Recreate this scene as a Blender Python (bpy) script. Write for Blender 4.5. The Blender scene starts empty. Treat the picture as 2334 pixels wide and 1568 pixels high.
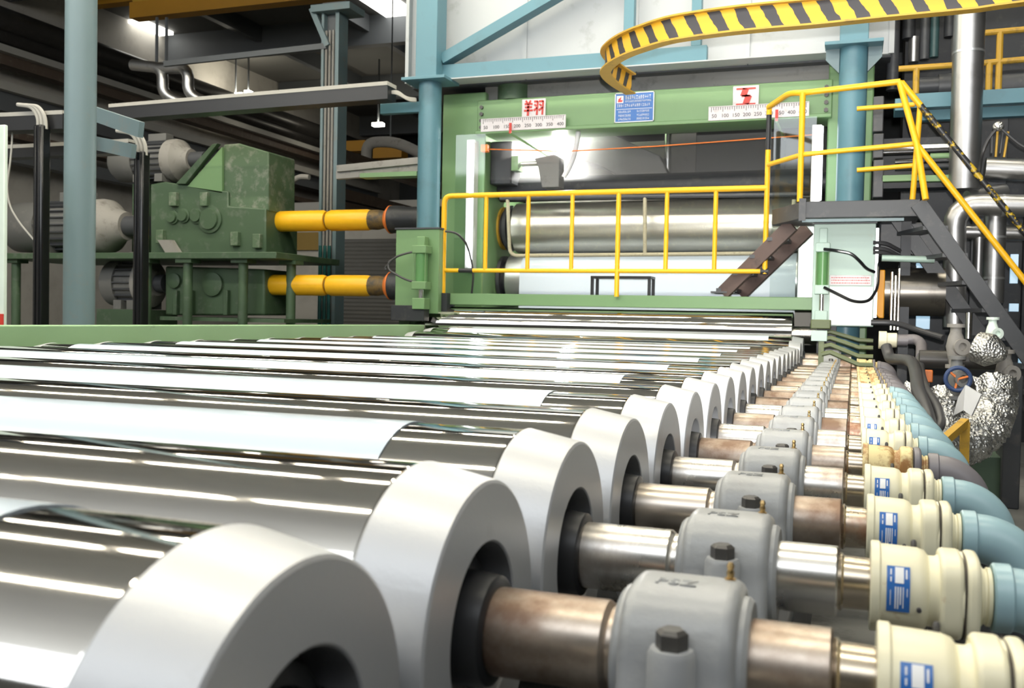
import bpy, bmesh, math, random
from math import sin, cos, pi, radians, sqrt, atan2, acos
from mathutils import Vector, Matrix
random.seed(7)
S = bpy.context.scene
COL = S.collection

# ------------------------------------------------------------------ camera
FPX, PITCH, YAW, ROLL = 2179.513, -0.0278315, -0.3426422, 0.0201197
IW, IH = 2334.0, 1568.0
fwd = Vector((sin(YAW)*cos(PITCH), cos(YAW)*cos(PITCH), sin(PITCH)))
rgt = fwd.cross(Vector((0, 0, 1))).normalized()
upv = rgt.cross(fwd)
r2 = cos(ROLL)*rgt + sin(ROLL)*upv
u2 = -sin(ROLL)*rgt + cos(ROLL)*upv
camd = bpy.data.cameras.new('camera')
cam = bpy.data.objects.new('camera', camd)
COL.objects.link(cam)
cam.matrix_world = Matrix((r2, u2, -fwd)).transposed().to_4x4()
camd.sensor_width = 36.0
camd.lens = FPX*36.0/IW
camd.clip_start = 0.05
camd.clip_end = 200
camd.dof.use_dof = True
camd.dof.focus_distance = 4.2
camd.dof.aperture_fstop = 5.6
S.camera = cam

def at(x, y, Y=None, X=None, Z=None):
    """point of the place seen in direction (x, y) of the photograph, on a plane of known depth, side or height"""
    d = r2*((x-IW/2)/FPX) - u2*((y-IH/2)/FPX) + fwd
    k = Y/d.y if Y is not None else X/d.x if X is not None else Z/d.z
    return d*k

# ------------------------------------------------------------------ light
S.view_settings.view_transform = 'Standard'
S.view_settings.look = 'None'
S.view_settings.gamma = 1.0
S.view_settings.exposure = 0.15
S.view_settings.use_curve_mapping = False
try:
    S.cycles.use_denoising = True
    S.cycles.max_bounces = 8
    S.cycles.glossy_bounces = 6
    S.cycles.caustics_reflective = False
    S.cycles.caustics_refractive = False
    S.cycles.sample_clamp_indirect = 6.0
except Exception:
    pass
wd = bpy.data.worlds.new('hall')
S.world = wd
wd.use_nodes = True
bg = wd.node_tree.nodes['Background']
bg.inputs[0].default_value = (0.92, 0.96, 1.0, 1)
bg.inputs[1].default_value = 3.5

def lamp(name, kind, loc, energy, color=(1, 1, 1), **kw):
    l = bpy.data.lights.new(name, kind)
    l.energy = energy
    l.color = color
    o = bpy.data.objects.new(name, l)
    o.location = loc
    COL.objects.link(o)
    for k, v in kw.items():
        if k == 'aim':
            o.rotation_euler = (Vector(v)-Vector(loc)).to_track_quat('-Z', 'Y').to_euler()
        else:
            setattr(l, k, v)
    return o
# the photographer's flash, just above the lens, aimed at the calender
lamp('camera_flash', 'SPOT', (0.03, -0.06, 0.16), 3000, (1, .98, .95), aim=(-1.2, 12, 2.4), spot_size=radians(44), spot_blend=1.0, shadow_soft_size=.03)
# ------------------------------------------------------------------ materials
def lin(c):
    c = c/255.0
    return c/12.92 if c <= .04045 else ((c+.055)/1.055)**2.4
def rgb(r, g, b):
    return (lin(r), lin(g), lin(b), 1)
MATS = {}
def mat(name, col, rough=.5, metal=0.0, wear=None, wear_amt=.5, scale=6, bump=0.0, bump_scale=40, var=.12, spec=.5, rvar=0.0, stretch=None, lohi=(.55, .7)):
    """painted or metal surface: base colour with slight tone variation, optional patches of wear/rust/dirt and bump"""
    m = bpy.data.materials.new(name)
    m.use_nodes = True
    nt = m.node_tree
    N, L = nt.nodes, nt.links
    b = N['Principled BSDF']
    b.inputs['Roughness'].default_value = rough
    b.inputs['Metallic'].default_value = metal
    b.inputs['Specular IOR Level'].default_value = spec
    tc = N.new('ShaderNodeTexCoord')
    oi = N.new('ShaderNodeObjectInfo')
    mp = N.new('ShaderNodeMapping')
    L.new(tc.outputs['Object'], mp.inputs[0])
    cb = N.new('ShaderNodeCombineXYZ')
    ml = N.new('ShaderNodeMath'); ml.operation = 'MULTIPLY'; ml.inputs[1].default_value = 37.0
    L.new(oi.outputs['Random'], ml.inputs[0])
    for i in range(3):
        L.new(ml.outputs[0], cb.inputs[i])
    L.new(cb.outputs[0], mp.inputs['Location'])
    if stretch:
        mp.inputs['Scale'].default_value = stretch
    n1 = N.new('ShaderNodeTexNoise')
    n1.inputs['Scale'].default_value = scale*.6
    n1.inputs['Detail'].default_value = 5
    L.new(mp.outputs[0], n1.inputs['Vector'])
    mx = N.new('ShaderNodeMix'); mx.data_type = 'RGBA'
    c0 = tuple(x*(1-var) for x in col[:3])+(1,)
    c1 = tuple(min(1, x*(1+var)) for x in col[:3])+(1,)
    mx.inputs[6].default_value = c0
    mx.inputs[7].default_value = c1
    L.new(n1.outputs['Fac'], mx.inputs[0])
    out = mx.outputs[2]
    if wear:
        n2 = N.new('ShaderNodeTexNoise')
        n2.inputs['Scale'].default_value = scale
        n2.inputs['Detail'].default_value = 8
        n2.inputs['Roughness'].default_value = .65
        L.new(mp.outputs[0], n2.inputs['Vector'])
        rp = N.new('ShaderNodeValToRGB')
        rp.color_ramp.elements[0].position = lohi[0]
        rp.color_ramp.elements[1].position = lohi[1]
        rp.color_ramp.elements[1].color = (wear_amt,)*3+(1,)
        rp.color_ramp.elements[0].color = (0, 0, 0, 1)
        L.new(n2.outputs['Fac'], rp.inputs[0])
        m2 = N.new('ShaderNodeMix'); m2.data_type = 'RGBA'
        L.new(rp.outputs[0], m2.inputs[0])
        L.new(out, m2.inputs[6])
        m2.inputs[7].default_value = wear
        out = m2.outputs[2]
        if rvar:
            mr = N.new('ShaderNodeMapRange')
            mr.inputs['To Min'].default_value = rough
            mr.inputs['To Max'].default_value = min(1, rough+rvar)
            L.new(rp.outputs[0], mr.inputs[0])
            L.new(mr.outputs[0], b.inputs['Roughness'])
    L.new(out, b.inputs['Base Color'])
    if bump:
        n3 = N.new('ShaderNodeTexNoise')
        n3.inputs['Scale'].default_value = bump_scale
        n3.inputs['Detail'].default_value = 3
        L.new(mp.outputs[0], n3.inputs['Vector'])
        bp = N.new('ShaderNodeBump')
        bp.inputs['Strength'].default_value = bump
        bp.inputs['Distance'].default_value = .01
        L.new(n3.outputs['Fac'], bp.inputs['Height'])
        L.new(bp.outputs[0], b.inputs['Normal'])
    MATS[name] = m
    return m
def emit(name, col, strength):
    m = bpy.data.materials.new(name)
    m.use_nodes = True
    nt = m.node_tree
    b = nt.nodes['Principled BSDF']
    b.inputs['Base Color'].default_value = (.8, .8, .8, 1)
    b.inputs['Emission Color'].default_value = col
    b.inputs['Emission Strength'].default_value = strength
    MATS[name] = m
    return m
M = MATS
mat('chrome', rgb(208, 206, 202), .06, 1.0, var=.02)
mat('cap_metal', rgb(194, 196, 199), .42, .4, wear=rgb(150, 148, 145), wear_amt=.35, scale=5, var=.05, bump=.05, bump_scale=90, lohi=(.6, .75))
mat('hub_black', rgb(38, 39, 42), .4)
mat('steel', rgb(222, 219, 213), .26, 1.0, wear=rgb(112, 80, 60), wear_amt=.7, scale=2.2, var=.1, rvar=.3, stretch=(1.6, 1, 1), lohi=(.47, .66))
mat('steel_clean', rgb(228, 227, 224), .22, 1.0, wear=rgb(125, 100, 80), wear_amt=.5, scale=5, var=.08, rvar=.2, lohi=(.6, .75))
mat('sleeve_rust', rgb(190, 178, 160), .25, 1.0, wear=rgb(140, 84, 62), wear_amt=.8, scale=4, rvar=.4, lohi=(.5, .64))
mat('brass', rgb(198, 168, 116), .28, 1.0)
mat('grey_paint', rgb(158, 160, 161), .36, 0, wear=rgb(120, 118, 116), wear_amt=.5, scale=4, var=.06, bump=.25, bump_scale=28, lohi=(.55, .75))
mat('bolt_dark', rgb(84, 82, 80), .4, .4)
mat('cream_paint', rgb(232, 226, 196), .38, 0, wear=rgb(170, 130, 80), wear_amt=.6, scale=12, var=.05, bump=.1, bump_scale=20, lohi=(.64, .72))
mat('cream_rusty', rgb(222, 204, 150), .5, 0, wear=rgb(150, 98, 45), wear_amt=.9, scale=14, var=.1, lohi=(.48, .6))
mat('seam_dark', rgb(70, 62, 52), .6)
mat('plate_blue', rgb(44, 104, 178), .3)
mat('white_print', rgb(240, 240, 240), .45)
mat('pipe_blue', rgb(150, 180, 188), .32, 0, wear=rgb(105, 90, 70), wear_amt=.7, scale=9, var=.06, lohi=(.66, .74))
mat('pipe_grey', rgb(122, 118, 122), .4, 0, var=.08)
mat('hose_dark', rgb(62, 62, 64), .42, 0)
mat('sheet_white', rgb(212, 224, 236), .16, 0, var=.0, spec=.35)
mat('green_paint', rgb(150, 186, 140), .42, 0, wear=rgb(70, 80, 68), wear_amt=.8, scale=4.5, var=.07, lohi=(.62, .7))
mat('green_clean', rgb(118, 152, 106), .42, 0, var=.05)
mat('green_dark', rgb(70, 92, 68), .5, 0, wear=rgb(120, 124, 116), wear_amt=.6, scale=5, var=.1, lohi=(.55, .75))
mat('green_bright', rgb(98, 146, 92), .3, 0, var=.05)
mat('olive', rgb(104, 114, 76), .5, 0, wear=rgb(70, 68, 52), wear_amt=.6)
mat('mint_paint', rgb(176, 200, 188), .4, 0, wear=rgb(182, 160, 112), wear_amt=.5, scale=5, var=.04, lohi=(.6, .8))
mat('yellow_paint', rgb(246, 186, 28), .38, 0, wear=rgb(70, 60, 40), wear_amt=.85, scale=16, var=.06, lohi=(.72, .76))
mat('yellow_dull', rgb(190, 150, 50), .5, 0, wear=rgb(110, 92, 55), wear_amt=.6, scale=8, var=.08)
mat('black_paint', rgb(36, 37, 40), .38, 0, var=.1)
mat('black_gloss', rgb(24, 25, 28), .2, 0, var=.1)
mat('teal_paint', rgb(88, 130, 144), .4, 0, wear=rgb(80, 112, 120), wear_amt=.6, scale=3.5, var=.05, lohi=(.55, .75))
mat('teal_grey', rgb(112, 132, 138), .45, 0, wear=rgb(130, 126, 118), wear_amt=.5, scale=3, var=.06)
mat('white_panel', rgb(178, 182, 185), .5, 0, wear=rgb(120, 118, 114), wear_amt=.75, scale=1.6, var=.05, lohi=(.58, .78))
mat('dark_steel', rgb(66, 68, 72), .45, 0, wear=rgb(96, 94, 92), wear_amt=.6, scale=6, var=.1)
mat('dark_machine', rgb(48, 50, 54), .5, .2, wear=rgb(86, 84, 80), wear_amt=.5, scale=5, var=.2)
mat('grey_machine', rgb(120, 120, 118), .55, 0, wear=rgb(70, 70, 70), wear_amt=.6, scale=4, var=.1)
mat('dust_grey', rgb(150, 147, 142), .7, 0, wear=rgb(96, 92, 86), wear_amt=.6, scale=6, var=.1)
mat('duct_metal', rgb(184, 184, 184), .36, .95, wear=rgb(150, 148, 146), wear_amt=.5, scale=4, var=.06, bump=.06, bump_scale=12)
mat('roll_metal', rgb(196, 194, 184), .3, .85, wear=rgb(224, 220, 196), wear_amt=.6, scale=9, var=.08, bump=.1, bump_scale=60)
mat('brown_steel', rgb(98, 82, 78), .5, 0, wear=rgb(62, 56, 56), wear_amt=.6, scale=7)
mat('rope_beige', rgb(170, 164, 140), .75, 0, wear=rgb(110, 105, 90), wear_amt=.6, scale=30, bump=.5, bump_scale=60)
mat('red_paint', rgb(206, 62, 52), .45)
mat('orange_paint', rgb(220, 120, 50), .5, 0, wear=rgb(150, 80, 40), wear_amt=.6)
mat('sign_white', rgb(222, 216, 218), .4, 0, wear=rgb(170, 160, 158), wear_amt=.4, scale=14)
mat('ink_dark', rgb(70, 68, 70), .6)
mat('ceiling_lightened', rgb(205, 203, 198), .7, 0, var=.12, scale=1.0)
mat('purlin', rgb(100, 104, 108), .6, 0, var=.1, scale=2)
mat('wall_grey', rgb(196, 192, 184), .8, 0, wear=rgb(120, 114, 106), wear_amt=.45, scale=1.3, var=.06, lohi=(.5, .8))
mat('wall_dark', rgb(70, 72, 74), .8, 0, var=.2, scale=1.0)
mat('ochre_band', rgb(160, 132, 70), .7, 0, var=.1)
mat('floor_dark', rgb(120, 120, 118), .55, 0, wear=rgb(40, 40, 40), wear_amt=.8, scale=1.6, var=.15)
mat('rust_beam', rgb(96, 82, 72), .6, 0, wear=rgb(130, 122, 112), wear_amt=.5, scale=5, var=.12)
mat('paper_white', rgb(206, 208, 212), .5)
mat('valve_dusty', rgb(150, 146, 140), .6, 0, wear=rgb(100, 96, 90), wear_amt=.6, scale=12)
mat('handwheel_blue', rgb(50, 70, 110), .5)
mat('aluminium_band', rgb(210, 212, 212), .3, .8)
emit('lamp_glow', (1.0, .93, .76, 1), 55)
emit('skylight_glow', (1.0, .98, .9, 1), 4)
emit('tube_glow', (.93, .98, 1.0, 1), 9)
emit('daylight_blue', (.42, .72, .95, 1), .6)
emit('work_glow', (1.0, .98, .93, 1), 900)

def foil():
    m = bpy.data.materials.new('foil'); m.use_nodes = True
    N, L = m.node_tree.nodes, m.node_tree.links
    b = N['Principled BSDF']
    b.inputs['Base Color'].default_value = rgb(205, 205, 203)
    b.inputs['Metallic'].default_value = 1
    b.inputs['Roughness'].default_value = .4
    tc = N.new('ShaderNodeTexCoord'); v = N.new('ShaderNodeTexVoronoi')
    v.inputs['Scale'].default_value = 55
    L.new(tc.outputs['Object'], v.inputs['Vector'])
    bp = N.new('ShaderNodeBump'); bp.inputs['Strength'].default_value = .8; bp.inputs['Distance'].default_value = .012
    L.new(v.outputs['Distance'], bp.inputs['Height']); L.new(bp.outputs[0], b.inputs['Normal'])
    M['foil'] = m
foil()
def hazard(name='hazard', pitch=.2, slant=-.55, duty=.45):
    """yellow and black slanted stripes painted along the length (u = metres along, v = metres up)"""
    m = bpy.data.materials.new(name); m.use_nodes = True
    N, L = m.node_tree.nodes, m.node_tree.links
    b = N['Principled BSDF']; b.inputs['Roughness'].default_value = .42
    uv = N.new('ShaderNodeUVMap'); sp = N.new('ShaderNodeSeparateXYZ')
    ns = N.new('ShaderNodeTexNoise'); ns.inputs['Scale'].default_value = 9
    L.new(uv.outputs[0], sp.inputs[0]); L.new(uv.outputs[0], ns.inputs['Vector'])
    a = N.new('ShaderNodeMath'); a.operation = 'MULTIPLY_ADD'; a.inputs[1].default_value = slant
    L.new(sp.outputs[1], a.inputs[0]); L.new(sp.outputs[0], a.inputs[2])
    a2 = N.new('ShaderNodeMath'); a2.operation = 'MULTIPLY_ADD'; a2.inputs[1].default_value = .05
    L.new(ns.outputs['Fac'], a2.inputs[0]); L.new(a.outputs[0], a2.inputs[2])
    d = N.new('ShaderNodeMath'); d.operation = 'DIVIDE'; d.inputs[1].default_value = pitch
    L.new(a2.outputs[0], d.inputs[0])
    fr = N.new('ShaderNodeMath'); fr.operation = 'FRACT'; L.new(d.outputs[0], fr.inputs[0])
    lt = N.new('ShaderNodeMath'); lt.operation = 'LESS_THAN'; lt.inputs[1].default_value = duty
    L.new(fr.outputs[0], lt.inputs[0])
    mx = N.new('ShaderNodeMix'); mx.data_type = 'RGBA'
    mx.inputs[6].default_value = rgb(222, 170, 42); mx.inputs[7].default_value = rgb(54, 52, 54)
    L.new(lt.outputs[0], mx.inputs[0]); L.new(mx.outputs[2], b.inputs['Base Color'])
    M[name] = m
hazard()
def glass(name, col=(.95, .98, .97, 1), alpha=.93, rough=.05):
    """clear plastic shield: mostly see-through with a glossy coat"""
    m = bpy.data.materials.new(name); m.use_nodes = True
    N, L = m.node_tree.nodes, m.node_tree.links
    N.remove(N['Principled BSDF'])
    t = N.new('ShaderNodeBsdfTransparent'); t.inputs[0].default_value = col
    g = N.new('ShaderNodeBsdfGlossy'); g.inputs['Roughness'].default_value = rough
    mx = N.new('ShaderNodeMixShader'); mx.inputs[0].default_value = 1-alpha
    L.new(t.outputs[0], mx.inputs[1]); L.new(g.outputs[0], mx.inputs[2])
    L.new(mx.outputs[0], N['Material Output'].inputs['Surface'])
    M[name] = m
glass('clear_shield')
def corrugated():
    m = mat('shutter', rgb(120, 119, 116), .6, 0, var=.08)
    N, L = m.node_tree.nodes, m.node_tree.links
    tc = N.new('ShaderNodeTexCoord'); w = N.new('ShaderNodeTexWave')
    w.bands_direction = 'Z'; w.inputs['Scale'].default_value = 3.2
    L.new(tc.outputs['Object'], w.inputs['Vector'])
    bp = N.new('ShaderNodeBump'); bp.inputs['Strength'].default_value = .8; bp.inputs['Distance'].default_value = .03
    L.new(w.outputs['Fac'], bp.inputs['Height']); L.new(bp.outputs[0], N['Principled BSDF'].inputs['Normal'])
corrugated()

# ------------------------------------------------------------------ mesh builder
V = Vector
class MB:
    def __init__(s):
        s.v = []; s.f = []; s.uv = None
    def add(s, vs, fs):
        o = len(s.v)
        s.v += [Vector(p) for p in vs]
        s.f += [tuple(i+o for i in f) for f in fs]
        return s
    def box(s, a, b):
        (x0, y0, z0), (x1, y1, z1) = a, b
        x0, x1 = min(x0, x1), max(x0, x1); y0, y1 = min(y0, y1), max(y0, y1); z0, z1 = min(z0, z1), max(z0, z1)
        return s.add([(x0, y0, z0), (x1, y0, z0), (x1, y1, z0), (x0, y1, z0), (x0, y0, z1), (x1, y0, z1), (x1, y1, z1), (x0, y1, z1)],
                     [(3, 2, 1, 0), (4, 5, 6, 7), (0, 1, 5, 4), (1, 2, 6, 5), (2, 3, 7, 6), (3, 0, 4, 7)])
    def cbox(s, c, d):
        c = V(c); h = V(d)/2
        return s.box(c-h, c+h)
    def beam(s, p, q, w, h, up=(0, 0, 1)):
        p, q = V(p), V(q); d = (q-p).normalized()
        u = V(up)
        if abs(d.dot(u)) > .98: u = V((0, 1, 0))
        sx = d.cross(u).normalized(); sz = sx.cross(d)
        vs = []
        for e in (p, q):
            for a, b in ((-1, -1), (1, -1), (1, 1), (-1, 1)):
                vs.append(e+sx*a*w/2+sz*b*h/2)
        return s.add(vs, [(3, 2, 1, 0), (4, 5, 6, 7), (0, 1, 5, 4), (1, 2, 6, 5), (2, 3, 7, 6), (3, 0, 4, 7)])
    def tube(s, pts, r, seg=12, fillet=0.0, fn=5, cap=True):
        P = [V(p) for p in pts]
        if fillet and len(P) > 2:
            Q = [P[0]]
            for i in range(1, len(P)-1):
                a = P[i-1]-P[i]; b = P[i+1]-P[i]
                la, lb = a.length, b.length
                t = min(fillet, la*.48, lb*.48)
                p0 = P[i]+a/la*t; p1 = P[i]+b/lb*t
                for j in range(fn+1):
                    k = j/fn
                    Q.append(p0*(1-k)**2+P[i]*2*k*(1-k)+p1*k*k)
            Q.append(P[-1]); P = Q
        R = r if isinstance(r, (list, tuple)) else [r]*len(P)
        n = len(P)
        d0 = (P[1]-P[0]).normalized()
        u = V((0, 0, 1)) if abs(d0.z) < .9 else V((1, 0, 0))
        u = (u-d0*u.dot(d0)).normalized()
        vs = []
        for i in range(n):
            d = (P[min(i+1, n-1)]-P[max(i-1, 0)]).normalized()
            u = (u-d*u.dot(d)).normalized()
            w = d.cross(u)
            rr = R[i]
            if 0 < i < n-1:
                c = (P[i]-P[i-1]).normalized().dot((P[i+1]-P[i]).normalized())
                rr = rr/max(.6, sqrt((1+c)/2))
            for j in range(seg):
                t = 2*pi*j/seg
                vs.append(P[i]+(u*cos(t)+w*sin(t))*rr)
        fs = []
        for i in range(n-1):
            for j in range(seg):
                k = (j+1) % seg
                fs.append((i*seg+j, i*seg+k, (i+1)*seg+k, (i+1)*seg+j))
        if cap:
            fs.append(tuple(range(seg-1, -1, -1)))
            fs.append(tuple((n-1)*seg+j for j in range(seg)))
        return s.add(vs, fs)
    def lathe(s, o, d, prof, seg=32, closed=False):
        """prof = [(distance along d, radius)...]; ends with radius 0 close on the axis"""
        o, d = V(o), V(d).normalized()
        u = V((0, 0, 1)) if abs(d.z) < .9 else V((1, 0, 0))
        u = (u-d*u.dot(d)).normalized(); w = d.cross(u)
        vs = []; rows = []
        for t, r in prof:
            if r < 1e-6:
                rows.append([len(vs)]); vs.append(o+d*t)
            else:
                rows.append(list(range(len(vs), len(vs)+seg)))
                for j in range(seg):
                    a = 2*pi*j/seg
                    vs.append(o+d*t+(u*cos(a)+w*sin(a))*r)
        fs = []
        pairs = list(zip(rows[:-1], rows[1:]))
        if closed: pairs.append((rows[-1], rows[0]))
        for A, B in pairs:
            for j in range(seg):
                k = (j+1) % seg
                if len(A) == 1 and len(B) == 1: continue
                if len(A) == 1: fs.append((A[0], B[k], B[j]))
                elif len(B) == 1: fs.append((A[j], A[k], B[0]))
                else: fs.append((A[j], A[k], B[k], B[j]))
        return s.add(vs, fs)
    def cyl(s, o, d, l, r, seg=24):
        return s.lathe(o, d, [(0, 0), (0, r), (l, r), (l, 0)], seg)
    def prism(s, poly, ax, lo, hi):
        """poly = 2-D outline in the plane across axis ax ('x': (y,z), 'y': (x,z), 'z': (x,y))"""
        def P(p, t):
            return {'x': (t, p[0], p[1]), 'y': (p[0], t, p[1]), 'z': (p[0], p[1], t)}[ax]
        n = len(poly)
        vs = [P(p, lo) for p in poly]+[P(p, hi) for p in poly]
        fs = [tuple(range(n-1, -1, -1)), tuple(range(n, 2*n))]
        fs += [(i, (i+1) % n, n+(i+1) % n, n+i) for i in range(n)]
        return s.add(vs, fs)
    def sphere(s, c, r, seg=16, sc=(1, 1, 1)):
        prof = [(-cos(pi*i/(seg//2))*r, sin(pi*i/(seg//2))*r if 0 < i < seg//2 else 0) for i in range(seg//2+1)]
        n0 = len(s.v)
        s.lathe((0, 0, 0), (0, 0, 1), prof, seg)
        for i in range(n0, len(s.v)):
            p = s.v[i]; s.v[i] = V((p.x*sc[0], p.y*sc[1], p.z*sc[2]))+V(c)
        return s
    def build(s, name, m, parent=None, bevel=0.0, smooth=35, bseg=2):
        me = bpy.data.meshes.new(name)
        root = parent
        while root is not None and root.parent is not None: root = root.parent
        if root is None:
            xs = [p.x for p in s.v]; ys = [p.y for p in s.v]; zs = [p.z for p in s.v]
            o0 = V(((min(xs)+max(xs))/2, (min(ys)+max(ys))/2, min(zs)))
        else:
            o0 = V(root.location)
        me.from_pydata([tuple(p-o0) for p in s.v], [], s.f)
        bm = bmesh.new(); bm.from_mesh(me)
        bmesh.ops.recalc_face_normals(bm, faces=bm.faces)
        bm.to_mesh(me); bm.free()
        if s.uv is not None:
            l = me.uv_layers.new(name='UVMap')
            for lp in me.loops:
                l.data[lp.index].uv = s.uv[lp.vertex_index]
        me.polygons.foreach_set('use_smooth', [True]*len(me.polygons))
        me.set_sharp_from_angle(angle=radians(smooth))
        me.materials.append(M[m] if isinstance(m, str) else m)
        o = bpy.data.objects.new(name, me)
        COL.objects.link(o)
        if parent is None: o.location = o0
        else: o.parent = parent
        if bevel:
            bv = o.modifiers.new('bevel', 'BEVEL'); bv.width = bevel; bv.segments = bseg; bv.limit_method = 'ANGLE'; bv.angle_limit = radians(40)
            bv.harden_normals = False
        return o
def tag(o, label=None, cat=None, group=None, kind=None):
    if label: o['label'] = label
    if cat: o['category'] = cat
    if group: o['group'] = group
    if kind: o['kind'] = kind
    return o
def thing(name, loc, label, cat, group=None):
    o = bpy.data.objects.new(name, None)
    o.empty_display_size = .1
    o.location = V(loc)
    COL.objects.link(o)
    return tag(o, label, cat, group)
def struct(o):
    o['kind'] = 'structure'
    return o
def copy_tree(o, parent=None):
    c = o.copy()
    COL.objects.link(c)
    if parent is not None: c.parent = parent
    for ch in list(o.children): copy_tree(ch, c)
    return c
def text_mesh(name, s, size, depth, m, parent, loc, rot, align='CENTER', label=None):
    cu = bpy.data.curves.new(name+'_curve', 'FONT')
    cu.body = s; cu.size = size; cu.extrude = depth; cu.align_x = align; cu.align_y = 'CENTER'
    cu.resolution_u = 3
    t = bpy.data.objects.new(name+'_tmp', cu)
    COL.objects.link(t)
    bpy.context.view_layer.update()
    me = bpy.data.meshes.new_from_object(t.evaluated_get(bpy.context.evaluated_depsgraph_get()))
    bpy.data.objects.remove(t); bpy.data.curves.remove(cu)
    me.transform(Matrix.LocRotScale(V(loc), rot, None) if not isinstance(rot, Matrix) else Matrix.Translation(V(loc)) @ rot.to_4x4())
    me.materials.clear(); me.materials.append(M[m])
    o = bpy.data.objects.new(name, me)
    COL.objects.link(o)
    if parent is not None: o.parent = parent
    return o
ORD = ['nearest', 'second', 'third', 'fourth', 'fifth', 'sixth', 'seventh', 'eighth', 'ninth', 'tenth', 'eleventh', 'twelfth', 'thirteenth', 'fourteenth', 'fifteenth', 'sixteenth', 'seventeenth', 'eighteenth', 'nineteenth', 'twentieth', 'farthest']
mat('worn_black', rgb(40, 41, 44), .4, 0, wear=rgb(200, 168, 40), wear_amt=.95, scale=14, lohi=(.54, .57))
mat('teal_dark', rgb(30, 92, 90), .4)
mat('yellow_crane', rgb(178, 128, 36), .5, 0, var=.08)
mat('dust_light', rgb(178, 176, 170), .75, 0, var=.08)
mat('mint_pale', rgb(222, 236, 226), .4)
mat('yellow_worn', rgb(238, 180, 30), .42, 0, wear=rgb(168, 164, 130), wear_amt=.9, scale=5, lohi=(.52, .6))
mat('grease_brown', rgb(112, 90, 50), .6, 0, wear=rgb(60, 56, 50), wear_amt=.9, scale=8, lohi=(.45, .6))
mat('green_dusty', rgb(84, 106, 80), .55, 0, wear=rgb(150, 152, 140), wear_amt=.7, scale=6, lohi=(.5, .7))
mat('motor_grey', rgb(112, 112, 110), .6, 0, wear=rgb(140, 138, 134), wear_amt=.6, scale=3)
mat('motor_dark', rgb(72, 74, 78), .55)
mat('pipe_black', rgb(62, 60, 58), .4, .3, wear=rgb(92, 88, 82), wear_amt=.5, scale=3)
mat('teal_dark2', rgb(52, 78, 80), .4)
mat('drum_metal', rgb(120, 116, 110), .3, .9, wear=rgb(90, 86, 80), wear_amt=.6)
mat('ochre_orange', rgb(214, 146, 26), .5, 0, wear=rgb(150, 96, 30), wear_amt=.6)
mat('green_dim', rgb(84, 104, 88), .6)
emit('lamp_dim', (1.0, .93, .78, 1), .8)
mat('white_stained', rgb(236, 238, 234), .3, 0, wear=rgb(196, 170, 120), wear_amt=.5, scale=5, var=.02, lohi=(.58, .75))
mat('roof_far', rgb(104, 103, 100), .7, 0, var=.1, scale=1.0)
mat('steel_brown', rgb(196, 186, 174), .3, 1.0, wear=rgb(112, 84, 66), wear_amt=.85, scale=2.4, var=.12, rvar=.25, lohi=(.4, .6))
# ================================================================== SETTING
FZ = -1.5
struct(MB().box((-20, -4, FZ-.15), (9, 40, FZ)).build('floor', 'floor_dark'))
struct(MB().box((-20, -4, 8.3), (9, 12.15, 8.5)).build('ceiling', 'ceiling_lightened'))  # near bay coloured lighter than the far one to brighten chrome reflections
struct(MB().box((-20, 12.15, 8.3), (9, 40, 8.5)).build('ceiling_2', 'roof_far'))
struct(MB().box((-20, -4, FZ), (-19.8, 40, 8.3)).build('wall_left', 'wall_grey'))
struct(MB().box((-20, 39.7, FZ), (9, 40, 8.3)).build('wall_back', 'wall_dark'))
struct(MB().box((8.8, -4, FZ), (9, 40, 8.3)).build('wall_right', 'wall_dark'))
struct(MB().prism([(-20, FZ), (9, FZ), (9, 4.5), (-20, 4.5)], 'y', -4.2, -4).build('wall_light_block', 'wall_dark'))  # unseen wall added behind the camera to block low light, open above
# ================================================================== ROLLER TABLE
Y0, ZA, P = 1.322, -.4656, .5
RB, RF = .239, .219
XR = -.6204
ax = (1, 0, 0)
KS = list(range(-1, 20))
def zc(k):
    return {17: -.475, 18: -.425, 19: -.385}.get(k, ZA)
def yc(k):
    return Y0+P*k
def make_roller(loc):
    Y, Z = loc[1], loc[2]
    r = thing('cooling_roller', loc, '', 'roller', 'chrome cooling rollers of the table')
    MB().lathe((0, Y, Z), ax, [(-4.875, 0), (-4.875, RB-.003), (-4.872, RB), (XR-.004, RB), (XR, RB-.003), (XR, 0)], 128).build('barrel', 'chrome', r, smooth=30)
    for nm, x0, sg in (('end_cap', XR, 1), ('end_cap', -4.875, -1)):
        MB().lathe((x0, Y, Z), (sg, 0, 0), [(.0005, .10), (.0005, RB+.001), (.004, RB+.003), (.104, RF+.004), (.112, RF+.002), (.115, RF-.003), (.115, .131), (.113, .128), (.02, .128), (.02, .1)], 96, closed=True).build(nm, 'cap_metal', r, smooth=25)
        hb = MB().lathe((x0, Y, Z), (sg, 0, 0), [(.02, .128), (.05, .126), (.052, .112), (.075, .108), (.08, .085), (.118, .082), (.132, .08), (.135, .074), (.136, 0)], 48).build('hub', 'hub_black', r, smooth=30)
        for i in range(4):
            a = i*pi/2+.5
            MB().cbox((x0+sg*.07, Y+cos(a)*.1, Z+sin(a)*.1), (.03, .012, .012)).build('hub_rib', 'hub_black', hb)
    sh = MB().lathe((-.485, Y, Z), ax, [(-.01, 0), (-.01, .058), (0, .0635), (.003, .064), (.168, .064), (.172, .0605), (.176, .057), (.182, .057), (.184, .0625), (.22, .0625), (.22, .06), (.36, .06), (.36, .0625), (.468, .0625), (.471, .0605), (.4715, 0)], 48).build('shaft', 'steel', r, smooth=30)
    MB().lathe((-4.99, Y, Z), (-1, 0, 0), [(0, .06), (.1, .06), (.1, 0)], 32).build('journal', 'steel', r)
    return r
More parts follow.
